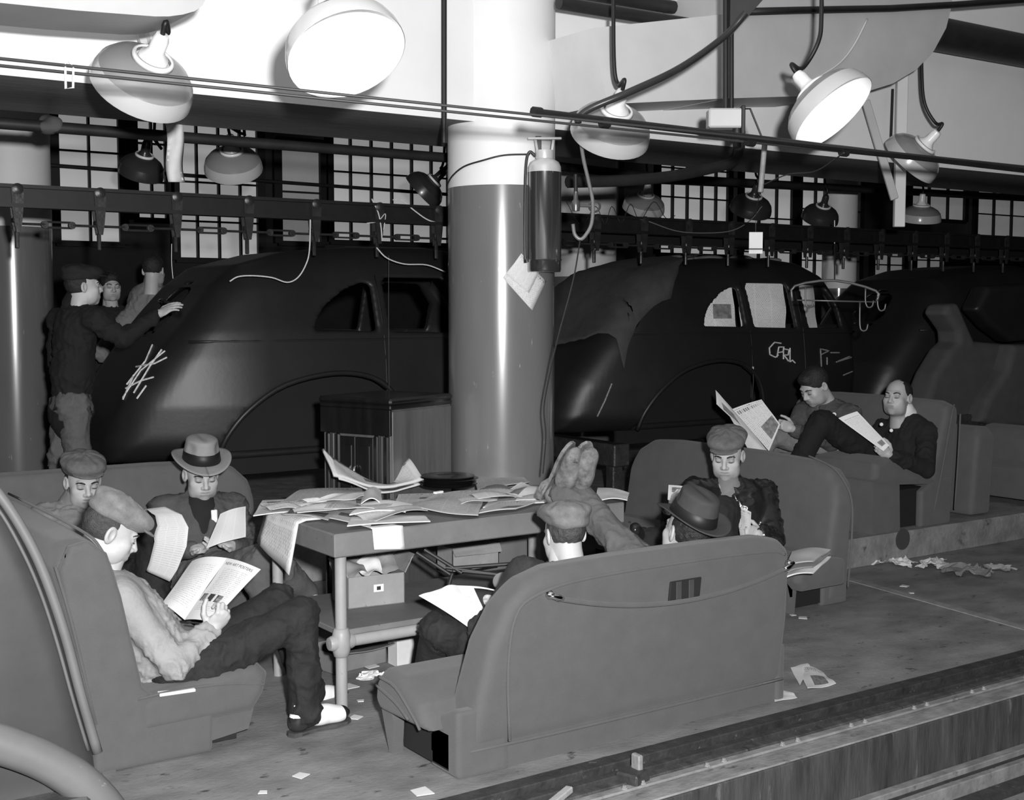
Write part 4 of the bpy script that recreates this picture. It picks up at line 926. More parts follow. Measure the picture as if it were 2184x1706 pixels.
o = mk('grinding_disc', *lathe([(0, 0), (.05, 0), (.052, .006), (.05, .012), (0, .012)], 24, frame(dep(1075, 1242, 5.7), z=nrm(-FW+UP*1.2))), m_card2, smooth=True, sharp=40); tag(o, 'small dark disc leaning among the shelf rods', 'disc')

# papers on the table: photo corners laid on the table top
def tp(u, v, z): return onz(u, v, TZ+z)
TP = [
 ('open newspaper lying at the back left of the table', [(580, 1082), (790, 1075), (770, 1040), (640, 1046)], .010, NP[1], .006, .004),
 ('newspaper hanging over the left table edge', None, 0, NP[2], 0, 0),
 ('curled newspaper standing up before the wooden cabinet', None, 0, NP[0], 0, 0),
 ('newspaper with dark photograph in the middle of the pile', [(690, 1085), (815, 1078), (808, 1048), (700, 1062)], .02, NP[3], .008, .003),
 ('folded white paper across the front of the pile', [(745, 1098), (865, 1092), (880, 1075), (780, 1072)], .03, m_blank, .012, .003),
 ('newspaper with a rumpled corner right of the pile', [(860, 1082), (1020, 1100), (1035, 1052), (900, 1062)], .018, NP[1], .012, .010),
 ('small white notice hanging over the front table edge', None, 0, m_blank, 0, 0),
 ('folded newspaper at the front edge of the table', [(740, 1122), (918, 1112), (905, 1100), (750, 1104)], .012, m_blank2, .004, .002),
 ('newspaper fanned under the folded sheets at the front', [(660, 1098), (790, 1124), (800, 1095), (700, 1080)], .006, NP[0], .004, .003),
 ('dark printed magazine at the left front corner of the pile', [(600, 1095), (700, 1108), (720, 1090), (620, 1080)], .008, newsprint('magazine_cover', .35, 10, 2, .2, (.1, .1, .9, .6)), .004, .004),
 ('newspaper behind the stack of records', [(1020, 1050), (1130, 1028), (1110, 1014), (1010, 1018)], .010, NP[1], .006, .003),
 ('long newspaper lying along the right half of the table', [(1030, 1082), (1190, 1070), (1185, 1045), (1060, 1052)], .006, NP[2], .005, .004),
 ('white folded sheet beside the shoes on the table', [(1270, 1070), (1338, 1066), (1342, 1052), (1275, 1040)], .008, m_blank2, .010, .004),
 ('rumpled sheet under the shoes on the table', [(1100, 1068), (1190, 1062), (1200, 1045), (1110, 1050)], .014, NP[0], .008, .008),
 ('thin newspaper at the front right of the table', [(1010, 1095), (1100, 1085), (1150, 1070), (1060, 1072)], .004, NP[3], .003, .002),
 ('dark leaflet beside the stack of records', [(1010, 1055), (1100, 1060), (1095, 1045), (1030, 1038)], .012, newsprint('leaflet', .22, 8, 2, .2), .02, .004),
 ('crumpled white scrap on the newspaper pile', [(770, 1075), (815, 1078), (812, 1048), (775, 1052)], .035, m_blank2, .03, .006),
 ('newspaper lying flat in the centre of the table', [(840, 1078), (960, 1072), (980, 1052), (850, 1056)], .004, NP[0], .004, .003),
 ('open newspaper under the left heap', [(540, 1100), (680, 1090), (690, 1062), (560, 1068)], .004, NP[2], .004, .003),
]
for i, (lab, cs, z, m, bu, wa) in enumerate(TP):
    if cs: paper('newspaper', [tp(u, v, z+.004+.0015*(i % 5)) for u, v in cs], m, None, bu, wa, i, lab=lab, cat='newspaper', t=.005, nrm_=UP)
def hang_l(u, v):
    x = TX0+.22-u*.30; z = TZ+.012
    y = TY0+.34+v*.36
    if u > .7: k = (u-.7)/.3; x = TX0-.01-.05*k; z = TZ+.012-.21*k*(1.15-.45*v)
    return V(x, y, z+.004*math.sin(7*v))
v_, f_, uv_ = sheet(hang_l, 14, 8, .005); o = mk('newspaper', v_, f_, NP[2], smooth=True, uvs=uv_); tag(o, TP[1][0], 'newspaper')
def curl(u, v):
    a = tp(712+192*u, 1056-6*u, 0); k = .35+.65*v
    h = .03+.20*(max(0, .62-u)/.62)**1.4*k+.13*(max(0, u-.66)/.34)**1.3*k+.006*math.sin(11*u+4*v)
    return a+V(.02*v-.03*max(0, u-.7)*v, .17*v, h)
v_, f_, uv_ = sheet(curl, 18, 8, .012); o = mk('newspaper', v_, f_, NP[0], smooth=True, uvs=uv_); tag(o, TP[2][0], 'newspaper')
def curl2(u, v): p_ = curl(u*.9+.02, v); return p_+V(.01, -.02, -.028*(1-abs(u-.5)))
v_, f_, uv_ = sheet(curl2, 18, 8, .006); o = mk('newspaper', v_, f_, NP[3], smooth=True, uvs=uv_); tag(o, 'second sheet tucked under the curled newspaper before the cabinet', 'newspaper')
a, b = onz(782, 1128, TZ), onz(858, 1124, TZ)
def notice(u, v):
    x = a[0]+(b[0]-a[0])*u
    return V(x, TY0+.07-.075*min(1, v/.4), TZ+.008) if v < .4 else V(x+.01*(v-.4), TY0-.006-.008*(v-.4), TZ+.006-.10*(v-.4)/.6*(.9+.15*u))
v_, f_, uv_ = sheet(notice, 6, 10, .0015); o = mk('notice', v_, f_, m_blank, smooth=True, uvs=uv_); tag(o, TP[6][0], 'paper')
for i, (u, v, ang, w_, h_, lab) in enumerate(((640, 1075, .4, .30, .22, 'rumpled half sheet at the left of the heap'), (705, 1092, -.3, .34, .2, 'creased newspaper over the left front of the heap'), (770, 1088, .9, .26, .3, 'open page tilted on the middle of the heap'), (835, 1098, .15, .3, .16, 'narrow folded page at the front of the heap'), (985, 1075, .25, .28, .22, 'loose page before the stack of records'), (1060, 1062, -.2, .3, .22, 'crumpled page right of the records'), (1125, 1052, .5, .26, .2, 'creased page near the shoes'), (735, 1062, .7, .3, .24, 'half open page against the curled newspaper'), (600, 1088, -.15, .24, .2, 'corner page at the left table edge'))):
    c0 = tp(u, v, .010+.006*(i % 4)); ca, sa_ = math.cos(ang), math.sin(ang)
    cs = [c0+V(a_*w_/2*ca-b_*h_/2*sa_, a_*w_/2*sa_+b_*h_/2*ca, .012*((i+k_) % 3)) for k_, (a_, b_) in enumerate(((-1, -1), (1, -1), (1, 1), (-1, 1)))]
    cs = [V(min(max(q_[0], TX0-.02), TX1), min(max(q_[1], TY0-.02), TY1-.02), q_[2]) for q_ in cs]
    paper('newspaper', cs, [NP[2], m_blank2, NP[0], NP[1], NP[2], NP[3]][i % 6], None, .014, .009, 40+i, lab=lab, cat='newspaper', t=.003, nrm_=UP)
# records
m_rec = mat('shellac', .012, .22, .1, spec=.6)
rc0 = onz(957, 1036, TZ+.03)
for i in range(9):
    r_ = .147-(.012 if i in (2, 5) else 0)
    off = V(.010*math.sin(i*2.3), .012*math.cos(i*1.7), .034+i*.0062)
    vv, ff = lathe([(0, 0), (.05, 0), (r_-.003, 0), (r_, .0012), (r_-.003, .0026), (.055, .0024), (.052, .0012), (.0, .0012)], 48, frame(V(rc0[0], rc0[1], TZ)+off, z=UP, x=V(1, 0, 0)))
    o = mk('phonograph_record', vv, ff, m_rec, smooth=True, sharp=60); tag(o, 'black phonograph record in the stack on the newspaper table', 'record', 'stack of records on the table')
o = mk('cigarette_packet', *box(tp(935, 1050, .02), (.06, .02, .012), .002, rotz(.3)), m_blank); tag(o, 'tiny white packet before the stack of records', 'packet')

# ================================================================ wooden cabinet
m_wood = mat('walnut_side', .085, .35, .25, 3.5, .05, 50, stretch=(6, 6, .5), coat=.25, dist=.6); m_wood_d = mat('dark_mahogany', .008, .25, .4, 5, stretch=(4, 4, .6), coat=.4)
K = dep(832, 851, 6.72); zt_ = K[2]
dr = nrm(RT*math.cos(math.radians(57))+FW*math.sin(math.radians(57))); dl = nrm(-RT*math.cos(math.radians(33))+FW*math.sin(math.radians(33)))
Wc, Dc = .49, .56
cab = thing('wooden_cabinet', 'dark wooden gramophone cabinet behind the table beside the pillar', 'cabinet', K+dl*Wc/2+dr*Dc/2-UP*zt_)
RC = np.array([dl, dr, UP]).T
def CB(nm, l0, l1, d0, d1, z0, z1, m, bev=.003, par=cab):
    c = V(*K)+dl*(l0+l1)/2+dr*(d0+d1)/2; c[2] = (z0+z1)/2
    R = np.array([-dl, dr, UP]).T
    return mk(nm, *box(c, (l1-l0, d1-d0, z1-z0), bev, R @ np.diag([1, 1, 1.]) if np.linalg.det(R) > 0 else np.array([dl, dr, UP]).T), m, par)
CB('lid', -.012, Wc+.012, -.012, Dc, zt_-.035, zt_, m_wood_d, .012)
CB('lid_moulding', -.004, Wc+.004, -.004, Dc, zt_-.06, zt_-.035, m_wood_d, .006)
CB('carcass', .01, Wc-.01, .016, Dc, .05, zt_-.06, m_wood)
CB('side_panel', .0, .012, .02, Dc-.005, .08, zt_-.07, m_wood)
CB('upper_rail', .0, Wc, -.004, .016, zt_-.20, zt_-.06, m_wood_d)
for l in (.03, .10, Wc-.12, Wc-.05): CB('pilaster', l-.016, l+.016, -.006, .016, .06, zt_-.20, m_wood_d, .008)
for l in (.065, Wc-.085): CB('pilaster_strip', l-.01, l+.01, -.002, .016, .06, zt_-.20, mat('lighter_strip', .035, .3), .004)
for i, (l0, l1) in enumerate(((.125, .245), (.25, .36))):
    dd = CB('door', l0, l1, .006, .018, .10, zt_-.215, m_wood_d)
    CB('door_panel', l0+.02, l1-.02, .0, .008, .14, zt_-.26, m_wood_d, .006, dd)
    hc = V(*K)+dl*(l1-.012 if i == 0 else l0+.012)-dr*.012; hc[2] = zt_-.42
    mk('handle', *tube([hc+UP*.05, hc+UP*.03-dr*.012, hc-UP*.03-dr*.012, hc-UP*.05], [.004, .008, .008, .004], 8, 4), mat('dull_brass', .25, .3, metal=.8), dd, True)
for l in (.03, Wc-.03):
    for q_ in (.03, Dc-.03): CB('foot', l-.022, l+.022, q_-.02, q_+.02, 0, .06, m_wood_d)

# ================================================================ things on the pillar
ang = math.atan2(-CXY[1]+0, -CXY[0]+0)
def on_col(u, v, out=.0):
    r = ray(u, v); r2 = r[:2]; o2 = CAM[:2]-np.array(CXY); a_ = r2@r2; b_ = 2*o2@r2; c_ = o2@o2-(CR+out)**2; disc = max(b_*b_-4*a_*c_, 0)
    return CAM+r*((-b_-math.sqrt(disc))/(2*a_))
ec = on_col(1160, 460, .10); ez0 = on_col(1165, 580, .1)[2]; ez1 = on_col(1165, 345, .1)[2]
ec = V(*(np.array(CXY)+nrm((ec-V(*CXY, ec[2])))[:2]*(CR+.105)), ez0)
ex = thing('fire_extinguisher', 'dark cylindrical fire extinguisher hung on the round pillar', 'extinguisher', ec)
er = .093; hh = ez1-ez0
m_red = mat('dark_red_enamel', .026, .22, .3, 8, .0, 10, spec=1.0, coat=1.0, spots=.18, spot_g=.25, spot_scale=30, stretch=(1, 1, .25)); m_nick = mat('pale_brass_cap', .55, .3, .1, metal=.3)
mk('cylinder', *lathe([(0, 0), (er*.96, 0), (er, .012), (er, .06), (er+.004, .066), (er, .072), (er, hh-.06)], 40, frame(ec, z=UP, x=V(1, 0, 0))), m_red, ex, True, sharp=50)
mk('shoulder', *lathe([(er, hh-.06), (er*.98, hh-.03), (er*.86, hh-.005), (er*.6, hh+.01), (.05, hh+.015)], 40, frame(ec, z=UP, x=V(1, 0, 0))), m_nick, ex, True, sharp=50)
mk('screw_cap', *lathe([(.05, hh+.01), (.052, hh+.05), (.05, hh+.06), (0, hh+.062)], 24, frame(ec, z=UP, x=V(1, 0, 0))), m_nick, ex, True, sharp=50)
top = ec+UP*(hh+.055)
mk('wheel_handle', *merge(box(top+UP*.07, (.19, .03, .014), .004, np.array([RT, FW, UP]).T), tube([top-RT*.04, top-RT*.05+UP*.065], .008, 8), tube([top+RT*.04, top+RT*.05+UP*.065], .008, 8)), m_nick, ex, True, sharp=40)
hp = ec-RT*(er-.01)-FW*.03
mk('hose', *tube([ec+UP*(hh+.03)-RT*.05, ec+UP*(hh+.05)-RT*.085, ec+UP*(hh-.05)-RT*.104, ec+UP*.2-RT*.108, ec+UP*.05-RT*.106], .008, 8, 6), m_hose, ex, True)
mk('wall_bracket', *box(on_col(1148, 318, .02), (.035, .03, .14), .003, np.array([RT, FW, UP]).T), m_black, ex)
n_ = thing('pinned_notice', 'crooked sheets of newspaper pinned to the round pillar under the extinguisher', 'paper', on_col(1120, 600, .01))
def ncol(c, off):
    c = [np.array(q, float) for q in c]
    return lambda u, v: on_col(*(c[0]*(1-u)*(1-v)+c[1]*u*(1-v)+c[2]*u*v+c[3]*(1-u)*v), off+.012*v*u)
for i, cs in enumerate(([(1072, 592), (1135, 662), (1165, 600), (1110, 545)], [(1080, 585), (1128, 625), (1150, 580), (1112, 540)])):
    v_, f_, uv_ = sheet(ncol(cs, .006+.006*i), 8, 8, .0015); mk('sheet', v_, f_, newsprint('pinned_print', .62, 26, 3, .1), n_, True, uvs=uv_)
pw = [on_col(u, v, .008) for u, v in [(953, 395), (965, 375), (990, 355), (1030, 342), (1075, 331), (1130, 329)]]
o = mk('pillar_wire', *tube(pw, .005, 6, 5), m_wire, smooth=True); tag(o, 'black wire curving round the pillar to the extinguisher bracket', 'cord')

# ================================================================ litter
def crumple(name, lab, u, v, z, s, seed, m, group=None):
    p = onz(u, v, z); r = np.random.default_rng(seed); a = r.random()*6; n = 16
    A, B = np.meshgrid(np.linspace(-1, 1, n), np.linspace(-1, 1, n)); Q = np.stack([A.ravel(), B.ravel(), np.full(n*n, seed*3.7)], 1)
    nz = vnoise(Q*2.1+9)-.5; n2 = vnoise(Q*4.3+3)-.5; n3 = vnoise(Q*2.4+20)-.5; n4 = vnoise(Q*2.4+31)-.5
    zz = np.abs(nz)*.9+np.abs(n2)*.5+(1-np.clip(A.ravel()**2+B.ravel()**2, 0, 1))*.25
    X_ = (A.ravel()*.75+n3*1.1)*s*1.25; Y_ = (B.ravel()*.55+n4*1.0)*s; c, d_ = math.cos(a), math.sin(a)
    g = np.stack([p[0]+X_*c-Y_*d_, p[1]+X_*d_+Y_*c, p[2]+zz*s*.75], 1); g[:, 2] -= g[:, 2].min()-p[2]-.003
    v_, f_, _ = sheet(lambda u_, w_: g[int(round(w_*(n-1)))*n+int(round(u_*(n-1)))], n-1, n-1, .002)
    o = mk(name, v_, f_, m); tag(o, lab, 'paper', group); return o
crumple('crumpled_paper', 'ring of crumpled pale paper on the floor below the step', 1853, 1200, 0, .10, 1, m_blank2)
crumple('crumpled_paper', 'twisted pale wrapper lying at the foot of the step', 1925, 1205, 0, .10, 2, m_blank2)
crumple('crumpled_paper', 'long heap of torn pale paper at the foot of the step', 1990, 1208, 0, .13, 3, m_blank2)
crumple('crumpled_paper', 'dark crumpled litter heap below the step', 2060, 1225, 0, .15, 4, m_card2)
crumple('crumpled_paper', 'small scrap of litter at the far end of the heap', 2130, 1215, 0, .09, 5, m_card)
crumple('crumpled_paper', 'white crumpled wrapper on the floor under the table', 790, 1445, 0, .06, 6, m_blank)
def fp_(u, v): return onz(u, v, .006)
paper('floor_newspaper', [fp_(1722, 1470), fp_(1783, 1458), fp_(1752, 1432), fp_(1700, 1418)], newsprint('floor_print', .55, 14, 2, .2, (.3, .1, .8, .5)), None, .004, .006, 5, lab='trodden newspaper on the floor beside the seat with the robe cord', cat='newspaper', t=.003, nrm_=UP)
paper('floor_newspaper', [fp_(1686, 1424), fp_(1706, 1462), fp_(1728, 1420), fp_(1722, 1414)], m_blank2, None, .0, .003, 6, lab='bent pale scrap beside the trodden newspaper', cat='paper', nrm_=UP)
paper('floor_newspaper', [fp_(1652, 1496), fp_(1700, 1488), fp_(1690, 1476), fp_(1652, 1470)], m_blank2, None, .0, .003, 7, lab='pale sheet half under the end of the robe cord seat', cat='paper', nrm_=UP)
for i, (u, v) in enumerate(((1690, 1312), (1712, 1318), (745, 1465), (770, 1495), (760, 1530), (790, 1420), (560, 1690), (640, 1655), (900, 1690), (1945, 1265), (1930, 1250))):
    r = .018+.012*(i % 3); p = onz(u, v, .003); o = mk('paper_scrap', *extrude([(-r, -r*.6), (r*.8, -r), (r, r*.5), (-r*.4, r*.9)], .003, frame(p, z=UP, x=V(math.cos(i), math.sin(i), 0))), m_blank2); tag(o, 'tiny pale paper scrap trodden on the concrete floor', 'scrap', 'paper scraps on the floor')

# ================================================================ people
m_skin = mat('skin', .43, .5, .06, 14, .06, 160, spec=.35, attr='Col')
m_hair = mat('dark_hair', .022, .5, .4, 60, .6, 220, stretch=(1, .3, 1)); m_hair2 = mat('brown_hair', .05, .5, .4, 60, .6, 220)
Rx = lambda a: np.array([[1, 0, 0], [0, math.cos(a), -math.sin(a)], [0, math.sin(a), math.cos(a)]])
def head_vox(h):
    v = Vox((-.125, -.135, -.20), (.125, .15, .15), h)
    v.ell((0, -.014, .032), (.075, .094, .084))
    v.ell((0, .028, -.028), (.062, .064, .082), k=.03)
    v.ell((0, .036, -.074), (.050, .046, .040), k=.025)
    v.ell((0, .070, -.097), (.021, .017, .016), k=.016)
    for s in (-1, 1):
        v.ell((s*.043, .060, -.022), (.022, .020, .020), k=.02)
        v.ell((s*.046, .02, -.082), (.014, .03, .022), k=.03)
    for s in (-1, 1): v.ell((s*.036, .040, -.050), (.023, .031, .032), k=.03)
    v.cap((-.034, .080, .022), (.034, .080, .022), .012, k=.016)
    for s in (-1, 1):
        v.ell((s*.031, .099, .004), (.019, .014, .0115), k=.012, op='s')
        v.ell((s*.032, .0765, .0015), (.0155, .0135, .0125), k=.003)
    v.cap((0, .084, .014), (0, .106, -.026), .0085, .0115, k=.010)
    v.ell((0, .107, -.030), (.0105, .011, .009), k=.006)
    for s in (-1, 1): v.ell((s*.0125, .096, -.033), (.0085, .010, .008), k=.006)
    v.ell((0, .070, -.060), (.034, .027, .028), k=.02)
    v.cap((-.020, .0865, -.0555), (.020, .0865, -.0555), .0075, k=.006); v.cap((-.016, .0875, -.0675), (.016, .0875, -.0675), .0085, k=.006)
    v.cap((-.025, .0965, -.0615), (.025, .0965, -.0615), .0022, k=.003, op='s')
    for s in (-1, 1):
        R = np.array([[math.cos(.35*s), math.sin(.35*s), 0], [-math.sin(.35*s), math.cos(.35*s), 0], [0, 0, 1.]])
        v.ell((s*.079, -.012, -.004), (.009, .021, .034), R=R, k=.006)
        v.ell((s*.086, -.008, -.001), (.007, .011, .020), R=R, k=.004, op='s')
    v.cap((0, -.030, -.055), (0, -.048, -.185), .053, .056, k=.03)
    return v.mesh()
def head_col(V_):
    x, y, z = V_.T; ax = np.abs(x); c = np.ones(len(V_))
    sm = lambda a, lo, hi, w_: np.clip((a-lo)/w_, 0, 1)*np.clip((hi-a)/w_, 0, 1)
    c *= 1-.32*sm(ax, -.03, .026, .006)*sm(z, -.077, -.050, .004)*(y > .078)
    c *= 1-.30*sm(ax, .012, .050, .006)*sm(z, -.012, .016, .005)*(y > .06)
    c *= 1-.14*np.clip((-.045-z)/.03, 0, 1)*(y > .0)*(ax < .07)
    c *= 1-.12*(ax > .074)*(np.abs(y+.008) < .014)
    return c
HD = {}
for q, h in (('fine', .0032), ('far', .005)):
    V_, F_ = head_vox(h); HD[q] = (V_, F_, head_col(V_))
def hair_mesh(style, h=.005):
    v = Vox((-.125, -.15, -.14), (.125, .14, .17), h)
    if style == 'full':
        v.ell((0, -.018, .040), (.083, .100, .090)); v.ell((0, .045, .085), (.055, .045, .035), k=.02)
        v.ell((0, .085, -.02), (.074, .075, .075), op='s', k=.008); v.box((0, .10, -.10), (.2, .115, .10), op='s', k=.01)
        for s in (-1, 1): v.box((s*.08, .0, -.07), (.03, .03, .06), op='s', k=.01)
        v.box((0, -.1, -.16), (.2, .2, .085), op='s', k=.01)
    elif style == 'receding':
        v.ell((0, -.024, .034), (.081, .095, .084)); v.ell((0, .095, .02), (.068, .085, .11), op='s', k=.01); v.box((0, .09, -.10), (.2, .10, .10), op='s', k=.01); v.box((0, -.1, -.16), (.2, .2, .085), op='s', k=.01)
    else:  # what shows below a hat
        v.ell((0, -.018, .026), (.080, .099, .088)); v.box((0, .0, .20), (.2, .2, .11), op='s', k=.004); v.box((0, .12, 0), (.2, .112, .3), op='s', k=.008); v.box((0, -.1, -.16), (.2, .2, .105), op='s', k=.01)
        for s in (-1, 1): v.ell((s*.09, -.004, -.02), (.03, .028, .05), op='s', k=.006)
    V_, F_ = v.mesh(); V_ = V_+((vnoise(V_*90)-.5)[:, None])*.004
    g = [(V_, F_)]
    for s in (-1, 1):
        g.append(tube([(s*.014, .0935, .0205), (s*.028, .0935, .0265), (s*.042, .0845, .0255), (s*.052, .072, .019)], [.0035, .0045, .004, .002], 6, 3))
        g.append(tube([(s*.0185, .0875, -.0035), (s*.026, .0905, -.0050), (s*.036, .0895, -.0050), (s*.046, .081, -.0020)], [.001, .0020, .0020, .001], 5, 3))
    return merge(*g)
HAIR = {k: hair_mesh(k) for k in ('full', 'receding', 'hat')}
def cap_geo():
    v = Vox((-.16, -.18, .0), (.16, .19, .17), .0055)
    v.ell((0, -.020, .056), (.090, .108, .046)); v.ell((0, -.006, .092), (.106, .122, .046), R=Rx(.16), k=.03)
    v.ell((0, .072, .078), (.078, .050, .028), k=.03)
    v.ell((0, .0, .138), (.010, .010, .006), k=.004)
    v.box((0, 0, -.02), (.3, .3, .056), op='s', k=.004)
    V_, F_ = v.mesh(); th = np.arctan2(V_[:, 0], V_[:, 1]+.004)
    V_ = V_-np.array([0, 0, 1])*(np.abs(np.sin(th*4))**8*.0035*(V_[:, 2] > .08))[:, None]+((vnoise(V_*26)-.5)[:, None])*.010
    vz = Vox((-.12, .02, -.02), (.12, .20, .11), .005)
    vz.ell((0, .094, .058), (.074, .058, .0075), R=Rx(.14)); vz.box((0, -.02, .05), (.2, .09, .1), op='s', k=.003)
    return (V_, F_), vz.mesh()
CAPG = cap_geo()
def fedora_geo():
    v = Vox((-.14, -.16, .02), (.14, .16, .22), .0055)
    for i in range(9):
        t = i/8; v.ell((0, -.012, .055+.098*t), (.089-.016*t, .110-.018*t, .020), k=.012)
    v.ell((0, -.01, .191), (.018, .10, .026), k=.02, op='s')
    for s in (-1, 1): v.ell((s*.085, .07, .125), (.03, .045, .035), k=.02, op='s')
    v.box((0, 0, 0), (.3, .3, .045), op='s')
    crown = v.mesh()
    def brim(u, w_):
        th = u*2*math.pi; rr = .80+w_*.78; x = .089*rr*math.sin(th); y = -.012+.110*rr*math.cos(th)
        return V(x, y, .050+.030*w_*(abs(math.sin(th))**2)-.026*w_*max(0, math.cos(th))+.012*w_*max(0, -math.cos(th)))
    bv, bf, _ = sheet(brim, 48, 6, .005)
    band = lathe([(1.0, 0), (1.03, .002), (1.005, .050), (.985, .052)], 48, None, caps=False); bd = band[0]*np.array([.0905, .1115, 1.])
    s_ = 1-.08*(bd[:, 2]/.052)[:, None]*np.array([1, 1, 0]); bd = bd*np.where(s_ == 0, 1, s_)+V(0, -.012, .050)
    return crown, (bv, bf), (bd, band[1])
FEDG = fedora_geo()
def hand_geo(curl, spread=.0, thumb=.6, h=.0028):
    "right hand, wrist at origin, fingers along +x, palm towards -z, thumb towards +y"
    v = Vox((-.04, -.09, -.11), (.22, .11, .06), h)
    v.cap((-.03, 0, 0), (.02, 0, 0), .026, .027); v.ell((.055, .0, -.002), (.052, .041, .016), k=.015); v.ell((.035, .022, -.012), (.030, .018, .015), k=.012)
    for i, (y, L_, r) in enumerate(((.028, .078, .0088), (.0095, .086, .0090), (-.009, .080, .0086), (-.027, .062, .0076))):
        p = V(.090-.004*abs(i-1), y, -.001); a = spread*(1.5-i)*.08; ang = curl[0]*(1+.06*i)
        for k, fr in enumerate((.46, .30, .24)):
            d = V(math.cos(ang)*math.cos(a), math.sin(a), -math.sin(ang)); q = p+d*L_*fr; rr = r*(1-.10*k)
            v.cap(p, q, rr, rr*.93, k=.004 if k else .010); p = q; ang += curl[k+1] if k < 2 else 0
    p = V(.018, .034, -.010)
    for k, (L_, r, dv) in enumerate(((.042, .0125, V(.62, .62, -.35*thumb)), (.032, .0105, V(.86, .30, -.55*thumb)), (.026, .0092, V(.95, .02, -.45*thumb)))):
        q = p+nrm(dv)*L_; v.cap(p, q, r, r*.92, k=.012 if k == 0 else .003); p = q
    return v.mesh()
HANDS = {'hold': hand_geo((.55, .9, .55), 0, .9), 'fist': hand_geo((.95, 1.25, .8), 0, 1.2), 'relax': hand_geo((.22, .35, .25), .6, .5)}
def shoe_geo():
    v = Vox((-.06, -.12, -.01), (.06, .23, .15), .0055)   # ankle above origin, toe +y, sole z=0
    v.ell((0, .155, .042), (.046, .062, .036)); v.ell((0, .08, .055), (.040, .08, .045), k=.02); v.ell((0, -.035, .05), (.034, .045, .05), k=.02); v.cap((0, -.03, .05), (0, -.025, .11), .036, .040, k=.02)
    v.box((0, .05, -.035), (.2, .4, .047), op='s'); up = v.mesh()
    pts = [(.030, -.075), (.036, -.04), (.030, .02), (.034, .07), (.047, .13), (.044, .18), (.025, .212), (0, .221), (-.022, .214), (-.040, .185), (-.044, .135), (-.032, .07), (-.028, .02), (-.034, -.04), (-.028, -.075), (0, -.085)]
    sole = extrude(pts, .013); heel = extrude([(.030, -.078), (.036, -.04), (.032, .0), (-.030, 0), (-.034, -.04), (-.028, -.078), (0, -.087)], .022, frame(V(0, 0, -.018), x=V(1, 0, 0), y=V(0, 1, 0)))
    lace = merge(*[tube([(-.018, .035+.016*i, .094-.010*i), (0, .036+.016*i, .101-.011*i), (.018, .035+.016*i, .094-.010*i)], .0022, 5, 3) for i in range(4)])
    return up, merge(sole, heel), lace
SHOE = shoe_geo()
m_leath = mat('black_shoe_leather', .02, .2, .2, spec=.6, coat=.3); m_sole = mat('shoe_sole', .05, .8, .3, 20); m_wshoe = mat('white_shoe_leather', .72, .45, .08, 14); m_worn = mat('worn_suede', .16, .9, .6, 22, .3, 60, spots=.6, spot_g=.04, spot_scale=26)
def ik(a, c, l1, l2, pole):
    a, c = np.asarray(a, float), np.asarray(c, float); d = c-a; L_ = np.linalg.norm(d); L_ = min(L_, (l1+l2)*.999); n = nrm(d)
    x = (l1*l1-l2*l2+L_*L_)/(2*L_); hgt = math.sqrt(max(l1*l1-x*x, 0)); p = nrm(np.asarray(pole)-n*np.dot(pole, n)); return a+n*x+p*hgt, a+n*L_
def fold(V_, me, amp, scale, segs):
    "cloth creases: ridges that run round the limbs, drawn along each segment"
    n = np.zeros(len(me.vertices)*3, np.float32); me.vertex_normals.foreach_get('vector', n); n = n.reshape(-1, 3)
    best = np.full(len(V_), 9.); T = np.zeros(len(V_)); AX = np.zeros((len(V_), 3))
    for a, b in segs:
        d = b-a; L_ = np.linalg.norm(d)+1e-6; t = np.clip((V_-a)@d/L_**2, 0, 1); dist = np.linalg.norm(V_-a-t[:, None]*d, axis=1)
        k = dist < best; best[k] = dist[k]; AX[k] = d/L_
    al = (V_*AX).sum(1); side = V_-AX*al[:, None]
    warp = (vnoise(V_*9+2)-.5)*2.2
    q = side*scale*.62+AX*(al*scale*.8+warp)[:, None]+7
    r = 1-np.abs(2*vnoise(q)-1); r2 = 1-np.abs(2*vnoise(q*2.1+5)-1); msk = np.clip(vnoise(V_*7+11)*2.4-.45, 0, 1)
    return V_+n*(((r**3-.28)*amp+(r2**3-.28)*amp*.5)*msk+(vnoise(V_*11)-.5)*amp*.8)[:, None]
